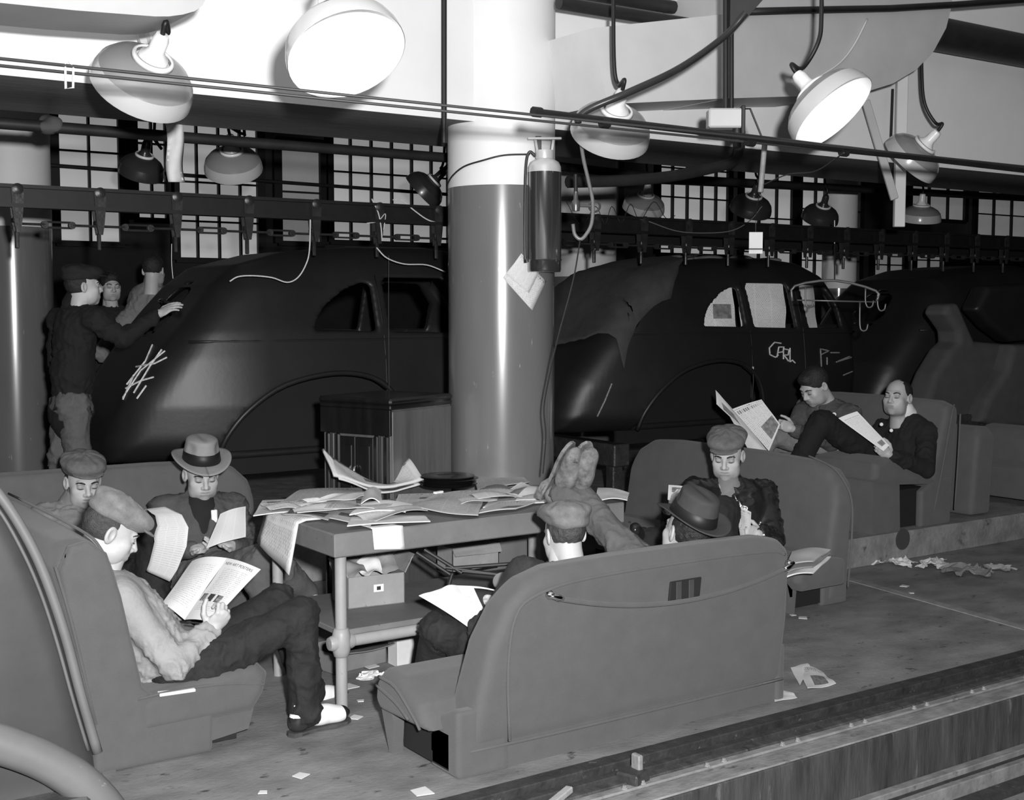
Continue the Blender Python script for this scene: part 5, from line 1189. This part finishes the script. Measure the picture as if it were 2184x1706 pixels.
def person(label, J, head, top, legs, look, fwd=None, hat=None, hatm=None, hatband=None, hair='hat', hairm=None, shoes=None, hands=None, q='fine', hv=.0095, topm=None, legm=None, collar=None, hat_tilt=0., loc=None, roll=0., skin=None, hem=.0, elbows=None, headscale=1., open_top=None, toe=None, bs=1., ss=1., cs=1.):
    G = {k: (dep(*v) if len(v) == 3 and not isinstance(v, np.ndarray) else np.asarray(v, float)) for k, v in J.items()}
    pel, nek = G['pel'], G['nek']; up = nrm(nek-pel); fw_ = nrm(np.asarray(fwd)-up*np.dot(fwd, up)); rt_ = np.cross(fw_, up)
    if 'shR' not in G: G['shR'] = nek-up*.035+rt_*.185
    if 'shL' not in G: G['shL'] = nek-up*.035-rt_*.185
    if 'hipR' not in G: G['hipR'] = pel+rt_*.09
    if 'hipL' not in G: G['hipL'] = pel-rt_*.09
    for s in 'RL':
        sg = 1 if s == 'R' else -1
        if 'wr'+s not in G: G['wr'+s] = G['sh'+s]-up*.42+fw_*.25
        if 'el'+s not in G:
            po = (elbows or {}).get(s, -up*.8+rt_*sg*.35-fw_*.35); G['el'+s], G['wr'+s] = ik(G['sh'+s], G['wr'+s], .29, .26, po)
        if 'an'+s not in G: G['an'+s] = G['hip'+s]+fw_*.55-UP*.35
        if 'kn'+s not in G: G['kn'+s], G['an'+s] = ik(G['hip'+s], G['an'+s], .44, .42, UP*.9+fw_*.4)
    root_loc = loc if loc is not None else V(pel[0], pel[1], min(G['anR'][2], G['anL'][2])-.08)
    allp = np.array([v for v in G.values() if len(v) == 3]+[head]); lo, hi = allp.min(0)-.24, allp.max(0)+.24
    tx = np.array([rt_, fw_, up])
    # body: one continuous figure
    vb = Vox(lo, hi, .013)
    vb.ell(nek-up*.15, (.16, .10, .16), R=tx); vb.ell(pel+up*.16, (.14, .095, .14), R=tx, k=.05); vb.ell(pel, (.145, .10, .11), R=tx, k=.05)
    vb.cap(nek-up*.03, head-up*.05, .052, k=.03)
    for s in 'RL':
        vb.cap(nek-up*.05, G['sh'+s], .05, k=.04); vb.cap(G['sh'+s], G['el'+s], .048, .038, k=.03); vb.cap(G['el'+s], G['wr'+s], .036, .026, k=.02)
        vb.cap(G['hip'+s], G['kn'+s], .075, .052, k=.04); vb.cap(G['kn'+s], G['an'+s], .052, .035, k=.02)
    bv, bf = vb.mesh(); parts = [(bv, bf)]; cols = [np.ones(len(bv))]
    f3 = nrm(look); u3 = nrm((UP if abs(f3[2]) < .97 else -fw_)-f3*np.dot(UP, f3)); r3 = np.cross(f3, u3)
    if roll: c, s_ = math.cos(roll), math.sin(roll); u3, r3 = u3*c+r3*s_, r3*c-u3*s_
    HM = np.eye(4); HM[:3, 0], HM[:3, 1], HM[:3, 2], HM[:3, 3] = r3*headscale, f3*headscale, u3*headscale, head
    hv_, hf_, hc_ = HD[q]; parts.append((xf(HM, hv_), hf_)); cols.append(hc_)
    for s in 'RL':
        sp_ = (hands or {}).get(s, {}); d = nrm(sp_.get('dir', G['wr'+s]-G['el'+s])); pn = sp_.get('palm', -UP+fw_*.2)
        z = -nrm(np.asarray(pn)-d*np.dot(pn, d)); y = np.cross(z, d); hg = HANDS[sp_.get('pose', 'relax')]; hv2 = hg[0].copy(); hf2 = hg[1]
        # right hand: thumb on +y when palm faces -z; mirror for the left
        M = np.eye(4); M[:3, 0], M[:3, 2], M[:3, 3] = d, z, G['wr'+s]
        if s == 'L': M[:3, 1] = -y; M[:3, 1] = np.cross(z, d)*-1; hf2 = hf2[:, ::-1]
        else: M[:3, 1] = y
        parts.append((xf(M, hv2), hf2)); cols.append(np.ones(len(hv2))*.97)
    bv, bf = merge(*parts)
    P = mk('person', bv-0, bf, skin or m_skin, smooth=True, attr=np.concatenate(cols)); tag(P, label, 'person')
    # move the origin to the base
    sh = Vector(root_loc)-P.location; P.data.transform(Matrix.Translation(-sh)); P.location = Vector(root_loc); WL[P] = np.array(root_loc)
    # upper garment
    vt = Vox(lo, hi, hv)
    vt.ell(nek-up*.145, np.array((.185, .125, .165))*bs, R=tx); vt.ell(pel+up*(.17), np.array((.168, .128, .16))*bs, R=tx, k=.06); vt.ell(pel+up*(.05-hem), np.array((.172, .13, .10+hem*.8))*bs, R=tx, k=.05)
    Lt = np.linalg.norm(nek-pel); vt.ell(pel+up*Lt*.46, np.array((.168, .124, Lt*.42))*np.array((bs, bs, 1.)), R=tx, k=.05)
    for s in 'RL':
        vt.cap(nek-up*.055, G['sh'+s], .066*bs, .068*bs, k=.05); vt.cap(G['sh'+s], G['el'+s], .068*bs, .056*bs, k=.035); w2 = G['el'+s]+(G['wr'+s]-G['el'+s])*.93; vt.cap(G['el'+s], w2, .054*bs, .043*bs, k=.02)
    vt.cap(nek-up*.03, nek+nrm(head-nek)*.035, .072, .066, k=.02)
    if open_top:   # open front of a jacket
        vt.cap(nek+nrm(head-nek)*.09+fw_*.06, nek-up*open_top+fw_*.16, .055, .02, op='s', k=.01)
    vt.cap(nek+nrm(head-nek)*.02, nek+nrm(head-nek)*.12, .060, .062, op='s', k=.008)
    tv, tf = vt.mesh(); to = mk(top, tv, tf, topm, P, smooth=True); nv_ = fold(tv, to.data, .017, 26, [(nek, pel)]+[(G['sh'+s], G['el'+s]) for s in 'RL']+[(G['el'+s], G['wr'+s]) for s in 'RL']); to.data.vertices.foreach_set('co', (nv_-root_loc).astype(np.float32).ravel()); to.data.update()
    # trousers
    vl = Vox(lo, hi, hv); vl.ell(pel-up*.01, np.array((.168, .125, .115))*bs, R=tx)
    for s in 'RL':
        vl.cap(G['hip'+s], G['kn'+s], .095*bs, .074*bs, k=.05); a_ = G['an'+s]+(G['an'+s]-G['kn'+s])*.04; vl.cap(G['kn'+s], a_, .073*bs, .064*bs, k=.025)
    lv, lf = vl.mesh(); lo_ = mk(legs, lv, lf, legm, P, smooth=True); nv_ = fold(lv, lo_.data, .014, 22, [(G['hip'+s], G['kn'+s]) for s in 'RL']+[(G['kn'+s], G['an'+s]) for s in 'RL']); lo_.data.vertices.foreach_set('co', (nv_-root_loc).astype(np.float32).ravel()); lo_.data.update()
    # shoes
    if shoes is not None:
        for s in 'RL':
            an = G['an'+s]; kd = nrm(G['kn'+s]-an)
            td = G['toe'+s]-an if 'toe'+s in G else (toe[s] if toe and s in toe else fw_)
            zc = kd if shoes.get('flex') else (UP if an[2]-root_loc[2] < .16 else kd); td = nrm(td-zc*np.dot(td, zc)); M = np.eye(4); M[:3, 1] = td; M[:3, 2] = zc; M[:3, 0] = np.cross(td, zc); M[:3, 3] = an-zc*.10*ss; M[:3, :3] *= ss
            uv_, uf_ = SHOE[0]; mats_ = shoes['m']
            so = mk('shoe', xf(M, uv_), uf_, mats_, P, smooth=True)
            if isinstance(mats_, list):
                mi = np.array([1 if (uv_[f].mean(0)[1] < .015 and uv_[f].mean(0)[2] < .075) or uv_[f].mean(0)[1] > .175 else 0 for f in uf_], np.int32); so.data.polygons.foreach_set('material_index', mi)
            mk('sole', xf(M, SHOE[1][0]), SHOE[1][1], shoes.get('sole', m_sole), so); mk('lace', xf(M, SHOE[2][0]), SHOE[2][1], shoes.get('lace', m_sole), so)
    hm, hfc = HAIR[hair]; mk('hair', xf(HM, hm), hfc, hairm or m_hair, P, smooth=True)
    if collar is not None:
        cv = Vox(nek-.2, nek+.2, .006); cn = nrm(head-nek); c0 = nek+cn*.018
        cv.cap(c0-cn*.01*cs, c0+cn*.045*cs, .078*cs**1.5, .070*cs**1.2); cv.cap(c0-cn*.1, c0+cn*.14, .062, .060, op='s'); cv.ell(c0+fw_*.085+cn*.03, (.03, .03, .05), op='s', k=.01)
        v_, f_ = cv.mesh(); mk('collar', v_, f_, collar, P, smooth=True)
    if hat == 'cap':
        T = HM.copy(); T[:3, 3] += u3*.008*headscale; R = Rx(hat_tilt); T[:3, :3] = T[:3, :3] @ R
        c = mk('flat_cap', xf(T, CAPG[0][0]), CAPG[0][1], hatm, P, smooth=True); mk('visor', xf(T, CAPG[1][0]), CAPG[1][1], hatm, c, smooth=True)
    elif hat == 'fedora':
        T = HM.copy(); T[:3, 3] += u3*.020*headscale; T[:3, :3] = T[:3, :3] @ Rx(hat_tilt)
        c = mk('fedora_hat', xf(T, FEDG[0][0]), FEDG[0][1], hatm, P, smooth=True); mk('brim', xf(T, FEDG[1][0]), FEDG[1][1], hatm, c, smooth=True); mk('hat_band', xf(T, FEDG[2][0]), FEDG[2][1], hatband, c, smooth=True)
    person.G = G; person.HM = HM; person.ax = (rt_, fw_, up)
    return P
def button(P, pos, n, m, r=.012): return mk('button', *lathe([(0, 0), (r, 0), (r, .003), (r*.5, .005), (0, .005)], 12, frame(pos, z=n)), m, P, True)

m_tweed = mat('light_tweed', .17, .95, .2, 30, .3, 200, sheen=.1); m_tweed2 = mat('grey_wool_cap', .13, .95, .2, 30, .3, 200); m_tweed3 = mat('grey_wool_cap_far', .12, .95, .2, 30, .3, 200)
m_shirt = mat('pale_work_shirt', .27, .85, .12, 12, .3, 60); m_chamb = mat('grey_chambray', .17, .85, .15, 14, .3, 60); m_jackg = mat('grey_work_jacket', .07, .9, .2, 14, .3, 70); m_blackj = mat('black_leather', .016, .28, .3, 9, .3, 30, spec=.6, coat=.2); m_denim = mat('dark_denim', .025, .9, .2, 18, .2, 90); m_blackt = mat('black_trousers', .014, .9, .2, 18); m_navy = mat('dark_trousers', .014, .85, .35, 16, .35, 60); m_greyt = mat('grey_trousers', .095, .9, .15, 14, .3, 60); m_khaki = mat('pale_trousers', .20, .9, .15, 14, .3, 60)
m_felt = mat('grey_felt', .24, .9, .08, 20); m_feltd = mat('dark_felt', .045, .85, .15, 20); m_ribbon = mat('black_ribbon', .012, .5)
m_met = mat('metal_button', .6, .3, metal=.5)
# --- man in the pale cap reading a magazine on the left seat
P1 = person('seated man in pale flat cap and light shirt reading a magazine', dict(pel=(368, 1432, 5.182), nek=(205, 1238, 5.182), shR=(258, 1275, 5.018), elR=(372, 1418, 5.029), wrR=(452, 1345, 5.202), shL=(195, 1215, 5.355), wrL=(405, 1300, 5.528), hipR=(390, 1452, 5.120), knR=(640, 1312, 5.284), anR=(652, 1510, 5.304), hipL=(372, 1425, 5.304), knL=(590, 1285, 5.559), anL=(660, 1470, 5.732), toeR=(745, 1548, 5.46), toeL=(750, 1500, 5.916)),
    dep(236, 1135, 5.18), 'work_shirt', 'trousers', vdir(.74, -.40, -.36), V(1, 0, 0), 'cap', m_tweed, hair='hat', hairm=m_hair2, topm=m_shirt, legm=m_navy, shoes=dict(m=[m_wshoe, m_leath]), hv=.008, hat_tilt=-.10, collar=m_shirt,
    hands={'R': dict(pose='fist', dir=vdir(.55, .75, .1), palm=vdir(-.5, .3, -.8)), 'L': dict(pose='hold', dir=vdir(.5, .6, .0), palm=vdir(0, .5, .5))}, elbows={'L': -UP+V(-.3, .5, 0)}, headscale=1.10)
# --- the pair on the seat behind the table
P2 = person('seated man in dark flat cap and grey shirt behind the man in the pale cap', dict(pel=(190, 1225, 7.0), nek=(152, 1080, 7.03), shR=(90, 1104, 6.95), shL=(212, 1096, 7.13), wrR=(170, 1220, 6.75), wrL=(265, 1230, 6.75), knR=(330, 1130, 6.62), anR=(318, 1250, 6.70), knL=(330, 1230, 6.65), anL=(350, 1360, 6.6)),
    dep(178, 1028, 7.0), 'work_shirt', 'trousers', vdir(.50, -.20, .82), vdir(.5, 0, .85), 'cap', m_tweed2, hair='hat', topm=m_chamb, legm=m_navy, shoes=dict(m=m_leath, flex=True), hv=.009, hat_tilt=.05, headscale=1.15, bs=1.05, collar=m_chamb)
P3 = person('seated man in grey fedora with black band and work jacket holding a newspaper', dict(pel=(432, 1225, 7.0), nek=(424, 1060, 7.0), shR=(350, 1086, 6.95), shL=(498, 1080, 7.10), elR=(352, 1180, 6.80), wrR=(410, 1172, 6.65), elL=(530, 1170, 6.95), wrL=(500, 1165, 6.72), knR=(575, 1190, 6.62), anR=(650, 1262, 6.85), knL=(540, 1215, 6.6), anL=(590, 1330, 6.6), toeR=(690, 1300, 6.75)),
    dep(430, 1012, 6.95), 'work_jacket', 'trousers', vdir(.42, -.24, .86), vdir(.40, 0, .9), 'fedora', m_felt, m_ribbon, hair='hat', topm=m_jackg, legm=m_greyt, shoes=dict(m=[m_wshoe, m_leath], flex=True), hv=.009, hat_tilt=.06, open_top=.20, headscale=1.13, bs=1.05,
    hands={'R': dict(pose='hold', dir=vdir(.85, .15, .3), palm=vdir(.2, .7, .5)), 'L': dict(pose='hold', dir=vdir(-.6, .3, .4), palm=vdir(0, .6, .5))})
G = person.G; rt_, fw_, up_ = person.ax
vx = Vox(G['nek']-.22, G['nek']+.22, .007); vx.ell(G['nek']-up_*.13+fw_*.05, (.10, .09, .18), R=np.array([rt_, fw_, up_])); vx.cap(G['nek']-up_*.02, G['nek']+up_*.045, .070, .064, k=.02); v_, f_ = vx.mesh(); mk('dark_shirt', v_, f_, m_blackt, P3, True)
vx = Vox(G['nek']-.25, G['nek']+.25, .006); vx.box(G['nek']-up_*.115+fw_*.135-rt_*.055, (.017, .006, .05), .004, R=np.array([rt_, fw_, up_])); v_, f_ = vx.mesh(); mk('pocket_paper', v_, f_, m_blank, P3)
# --- the pair on the seat with its back to the lens
P6 = person('man in light cap seen from behind on the robe cord seat, reading a magazine', dict(pel=(1135, 1415, 5.32), nek=(1205, 1228, 5.27), wrL=(985, 1370, 5.45), wrR=(1080, 1330, 5.65), knL=(935, 1345, 5.38), anL=(900, 1500, 5.62), knR=(1015, 1345, 5.55), anR=(1000, 1490, 5.75)),
    dep(1203, 1140, 5.32), 'work_jacket', 'trousers', vdir(-.42, -.22, -.86), vdir(-.45, 0, -.85), 'cap', mat('light_tweed_b', .145, .95, .2, 30, .3, 200), hair='hat', hairm=m_hair2, topm=m_denim, legm=m_navy, shoes=dict(m=m_leath), hv=.009, hat_tilt=.26, headscale=1.02)
P7 = person('slouching man in dark fedora with his feet up on the table', dict(pel=(1440, 1330, 5.70), nek=(1462, 1205, 5.62), knL=(1345, 1190, 5.80), anL=(1244, 1064, 6.02), knR=(1395, 1215, 5.84), anR=(1212, 1062, 6.02), wrL=(1390, 1270, 5.9), wrR=(1480, 1270, 6.0), toeL=(1225, 940, 6.0), toeR=(1188, 968, 5.98)),
    dep(1464, 1136, 5.70), 'dark_coat', 'trousers', vdir(-.45, .12, -.88), vdir(-.45, 0, -.85), 'fedora', m_feltd, m_ribbon, hair='hat', topm=m_blackt, legm=m_greyt, shoes=dict(m=m_worn, sole=m_worn, lace=m_worn, flex=True), hv=.009, hat_tilt=.22, roll=.14, headscale=1.12, ss=1.22, loc=onz(1440, 1480, 0))
# --- man in leather jacket on the right seat
P8 = person('man in grey cap and black leather jacket reading with one knee raised', dict(pel=(1565, 1170, 7.35), nek=(1556, 1026, 7.40), shR=(1482, 1048, 7.25), shL=(1628, 1052, 7.45), elR=(1432, 1140, 7.02), wrR=(1432, 1092, 6.85), elL=(1650, 1150, 7.20), wrL=(1622, 1140, 6.98), knR=(1545, 1092, 6.92), anR=(1530, 1240, 6.95), knL=(1440, 1160, 6.98), anL=(1375, 1150, 7.0), toeL=(1320, 1135, 6.95)),
    dep(1551, 972, 7.35), 'leather_jacket', 'trousers', vdir(-.30, -.22, .90), vdir(-.35, 0, .95), 'cap', m_tweed3, hair='hat', topm=m_blackj, legm=m_blackt, shoes=dict(m=m_leath, flex=True), hv=.009, hat_tilt=.0, open_top=.26, headscale=1.13, bs=1.06,
    hands={'R': dict(pose='hold', dir=vdir(.25, .95, .2), palm=vdir(.8, .1, -.4)), 'L': dict(pose='fist', dir=vdir(-.85, .25, .4), palm=vdir(.1, -.2, -.9))})
G = person.G; rt_, fw_, up_ = person.ax
vx = Vox(G['nek']-.25, G['nek']+.25, .008); vx.ell(G['nek']-up_*.14+fw_*.050, (.105, .088, .20), R=np.array([rt_, fw_, up_])); vx.cap(G['nek']-up_*.02, G['nek']+up_*.03, .072, .066, k=.02); v_, f_ = vx.mesh(); mk('grey_jersey', v_, f_, m_chamb, P8, True)
# --- pair on the slab seat
P9 = person('bareheaded man in dark jacket with button badge reading a spread newspaper', dict(pel=(1800, 965, 9.518), nek=(1756, 860, 9.431), shL=(1812, 885, 9.280), shR=(1712, 880, 9.572), elL=(1772, 945, 9.25), wrL=(1692, 915, 9.02), wrR=(1640, 915, 9.302), knL=(1640, 925, 9.140), anL=(1600, 1040, 9.193), knR=(1640, 945, 9.409), anR=(1610, 1060, 9.409)),
    dep(1737, 824, 9.323), 'dark_jacket', 'trousers', vdir(-.72, -.50, .42), vdir(-.85, 0, .3), hair='full', topm=m_jackg, legm=m_khaki, shoes=dict(m=m_leath, flex=True), q='far', hv=.011, headscale=1.14, bs=1.08, collar=m_chamb, hands={'L': dict(pose='fist', dir=vdir(-.85, .35, .2), palm=vdir(0, -.2, -.9))}, open_top=.12)
G = person.G; button(P9, dep(1779, 884, 9.107), vdir(-.3, .2, .9), m_blank, .016)
P10 = person('man in black jacket with white collar leaning back with a leaflet on his knees', dict(pel=(1948, 1006, 9.413), nek=(1930, 893, 9.479), shL=(1978, 925, 9.282), shR=(1882, 920, 9.588), elL=(1975, 1000, 9.064), wrL=(1900, 972, 8.867), wrR=(1850, 960, 9.282), hipL=(1915, 1005, 9.282), knL=(1752, 900, 9.008), anL=(1705, 985, 8.954), hipR=(1915, 1000, 9.500), knR=(1775, 915, 9.337), anR=(1700, 1020, 9.282)),
    dep(1914, 848, 9.391), 'black_jacket', 'trousers', vdir(-.62, .10, .72), vdir(-.75, 0, .5), hair='receding', topm=m_blackt, legm=mat('black_wool', .010, .9), shoes=dict(m=m_leath, flex=True), q='far', hv=.011, headscale=1.16, bs=1.12, cs=1.22, collar=m_blank, hands={'L': dict(pose='hold', dir=vdir(-.8, .45, .2), palm=vdir(-.1, .3, -.9))})
for u, v in ((1901, 918), (1922, 975), (1880, 905)): button(P10, dep(u, v, 9.05), vdir(-.3, .2, .9), m_blank, .013)
# --- standing men by the first car
P11 = person('standing man in dark cap and black jacket reaching to the car', dict(pel=(152, 862, 8.0), nek=(165, 652, 8.0), shR=(203, 682, 7.85), shL=(128, 682, 8.15), elL=(122, 770, 8.22), elR=(262, 722, 7.88), wrR=(335, 672, 7.98), wrL=(150, 850, 8.2), anR=(170, 1090, 7.95), anL=(130, 1085, 8.1), knR=(165, 975, 7.93), knL=(130, 975, 8.08)),
    dep(178, 612, 7.95), 'black_jacket', 'trousers', vdir(.80, .05, -.45), vdir(.85, 0, -.4), 'cap', m_blackt, hair='hat', topm=mat('black_wool', .010, .9), legm=m_greyt, shoes=dict(m=m_leath), q='far', hv=.012, hem=.10, cs=1.15, collar=MATS['black_wool'], hands={'R': dict(pose='relax', dir=vdir(.85, .5, 0), palm=vdir(.3, -.6, -.6))})
P12 = person('standing man in pale shirt and trousers with his back turned behind the first car', dict(pel=(285, 830, 10.212), nek=(326, 608, 10.15), shL=(262, 690, 10.101), shR=(362, 680, 10.212), wrR=(385, 760, 10.101), wrL=(265, 800, 10.101), anR=(300, 1040, 10.212), anL=(255, 1040, 10.323), knR=(290, 930, 10.212), knL=(255, 930, 10.212)),
    dep(328, 578, 10.123), 'work_shirt', 'trousers', vdir(.1, -.1, -.98), vdir(.2, 0, -.95), hair='full', topm=m_chamb, legm=m_greyt, shoes=dict(m=m_leath), q='far', hv=.013, collar=m_chamb)
P13 = person('man in dark coat half hidden between the two standing men', dict(pel=(235, 860, 10.584), nek=(240, 660, 10.584), wrR=(260, 860, 10.476), wrL=(210, 860, 10.584), anR=(245, 1020, 10.584), anL=(225, 1020, 10.692), knR=(240, 930, 10.530), knL=(225, 930, 10.530)),
    dep(236, 612, 10.530), 'dark_coat', 'trousers', vdir(.5, -.05, .8), vdir(.3, 0, .9), hair='full', topm=m_blackt, legm=m_blackt, shoes=dict(m=m_leath), q='far', hv=.014)

# ================================================================ what they read
def held(name, lab, cat, anchor): return thing(name, lab, cat, anchor)
mg = held('magazine', 'open white magazine held by the man in the pale cap', 'magazine', dep(440, 1320, 5.304))
m_mag = newsprint('magazine_text', .60, 30, 1, 0, None, .12, .22, .5); m_mag2 = newsprint('magazine_text_b', .60, 34, 3, 0, None, .14, .22, .5)
spT, spB = dep(484, 1190, 5.508), dep(394, 1322, 5.324)
lp = paper('left_page', [dep(346, 1287, 5.406), spB, spT, dep(410, 1196, 5.610)], m_mag, mg, .020, .002, 1, 14, 10, nrm_=vdir(-.3, .7, .6))
rp = paper('right_page', [spB, dep(450, 1326, 5.222), dep(556, 1214, 5.406), spT], m_mag2, mg, .012, .002, 2, 14, 10, nrm_=vdir(-.3, .7, .6))
text_on(rp, 'NEW ART POSTERS', .08, .90, .80, .045, m_ink, mg)
for i in range(3): patch_on(rp, .08+.25*i, .30, .08+.25*i+.17, .42, m_photo if i != 1 else m_ink, mg)
mk('cover_edge', *tube([spB+V(.01, 0, -.01), dep(415, 1328, 5.304), dep(450, 1332, 5.222)], .004, 6, 4), m_ink, mg)
o = mk('white_slip', *box(dep(376, 1474, 4.98)+V(0, 0, .0), (.14, .05, .012), .002, rotz(-.1)), m_blank); tag(o, 'white folded slip sticking out from under the man in the pale cap', 'paper')
n3 = held('newspaper', 'sagging newspaper held by the man in the grey fedora', 'newspaper', dep(420, 1200, 6.5))
def drape(u, v):
    pts = np.array([(318, 1086, 6.58), (352, 1081, 6.50), (388, 1098, 6.42), (402, 1125, 6.38), (398, 1165, 6.36), (378, 1215, 6.38), (362, 1240, 6.40)]); k = np.linspace(0, 1, 7)
    c = [np.interp(v, k, pts[:, i]) for i in range(3)]; wd = np.interp(v, [0, .3, .6, 1], [20, 55, 72, 50]); dy = np.interp(v, [0, .4, 1], [8, 0, -22])
    return dep(c[0]-wd*(1-u), c[1]+dy*(1-u)*1.0, c[2]+.03*(1-u))
v_, f_, uv_ = sheet(drape, 8, 18, .003); mk('left_page', v_, f_, newsprint('pale_print', .66, 60, 3, 0, None, .04, .42, .4), n3, True, uvs=uv_)
paper('right_page', [dep(440, 1170, 6.50), dep(524, 1145, 6.62), dep(524, 1080, 6.75), dep(470, 1096, 6.66)], newsprint('pale_print_b', .66, 60, 3, 0, None, .04, .42, .4), n3, .03, .004, 3, nrm_=vdir(0, .3, .9))
m6 = held('magazine', 'open magazine with a round picture on the lap behind the robe cord seat', 'magazine', dep(990, 1365, 5.3))
s6t, s6b = dep(975, 1248, 5.50), dep(1036, 1366, 5.18)
paper('left_page', [dep(893, 1270, 5.35), s6b, s6t+V(.004, 0, 0), dep(940, 1256, 5.45)], m_blank, m6, .008, .002, 4, nrm_=UP)
r6 = paper('right_page', [s6b, dep(1090, 1330, 5.30), dep(1070, 1262, 5.52), s6t], newsprint('pale_page', .8, 20, 2, 0, None, .1, .4, .4), m6, .006, .002, 5, nrm_=UP)
patch_on(r6, .35, .45, .95, .95, m_ink, m6, 'dark_picture'); 
def disc_on(page, u0, v0, ru, rv, m, parent, nm, off):
    fn = o_fn[page]; f = lambda a, b: fn(u0+ru*b*math.cos(2*math.pi*a), v0+rv*b*math.sin(2*math.pi*a))+UP*off
    v, fc, uv = sheet(f, 20, 3, .0006); return mk(nm, v, fc, m, parent)
disc_on(r6, .62, .60, .2, .2, mat('pale_halftone', .5, .8, .5, 60), m6, 'round_picture', .004)
p8 = held('leaflet', 'folded newspaper in the hands of the man in the leather jacket', 'newspaper', dep(1460, 1060, 6.85))
paper('upper_fold', [dep(1424, 1066, 6.86), dep(1500, 1072, 6.80), dep(1500, 1046, 6.92), dep(1426, 1034, 6.95)], NP[2], p8, .012, .003, 6, nrm_=vdir(0, .6, .8))
p8b = held('torn_page', 'crumpled page pinched in the other hand of the man in the leather jacket', 'newspaper', dep(1590, 1160, 6.95))
paper('page', [dep(1582, 1160, 6.96), dep(1600, 1150, 6.94), dep(1602, 1092, 6.95), dep(1568, 1076, 6.98)], NP[3], p8b, .012, .008, 7, nrm_=vdir(-.2, .2, .9))
n9 = held('newspaper', 'spread newspaper with a headline read by the bareheaded man', 'newspaper', dep(1600, 950, 8.978))
p9r = paper('front_page', [dep(1640, 962, 8.923), dep(1664, 905, 8.891), dep(1624, 852, 8.978), dep(1562, 872, 9.020)], newsprint('front_print', .72, 30, 4, .13, (.35, .05, .95, .4), .03), n9, .012, .003, 8, nrm_=vdir(0, .4, .9))
paper('back_page', [dep(1640, 966, 8.944), dep(1562, 872, 9.042), dep(1526, 832, 9.140), dep(1528, 862, 9.107)], NP[2], n9, .010, .004, 9, nrm_=vdir(0, .4, .9))
paper('inner_sheet', [dep(1600, 965, 8.998), dep(1645, 970, 8.956), dep(1572, 890, 9.063), dep(1535, 850, 9.150)], m_blank2, n9, .008, .004, 10, nrm_=vdir(0, .4, .9))
n10 = held('leaflet', 'pale printed leaflet on the black knees of the man with the white collar', 'leaflet', dep(1850, 950, 8.845))
paper('sheet', [dep(1884, 962, 8.791), dep(1897, 950, 8.791), dep(1828, 877, 8.867), dep(1788, 892, 8.867)], newsprint('leaflet_print', .76, 40, 1, .05, (.3, .05, .8, .2), .08, .3, .4), n10, .006, .002, 11, nrm_=vdir(0, .5, .8))
# magazines on the end of the right seat
def mag_end(u, v): return dep(1682+85*u, 1240-38*v*(1-.3*u)+ -26*u, 6.55+.25*v)
for i in range(3):
    pp = [dep(1676, 1232-12*i, 6.92-.02*i), dep(1735, 1222-12*i, 6.98-.02*i), dep(1772, 1188-8*i, 7.2-.02*i), dep(1690, 1200-12*i, 7.2-.02*i)]
    paper('striped_magazine', pp, [m_blank, newsprint('dark_cover', .3, 6, 1, .3), newsprint('striped_cover', .45, 5, 1, 0, None, .0, .02, .7)][i], None, .012, .004, 20+i, t=.008, lab=['white magazine at the bottom of the pile beyond the robe cord seat', 'dark magazine in the pile beyond the robe cord seat', 'striped magazine curling on top of the pile beyond the robe cord seat'][i], cat='magazine', nrm_=UP)
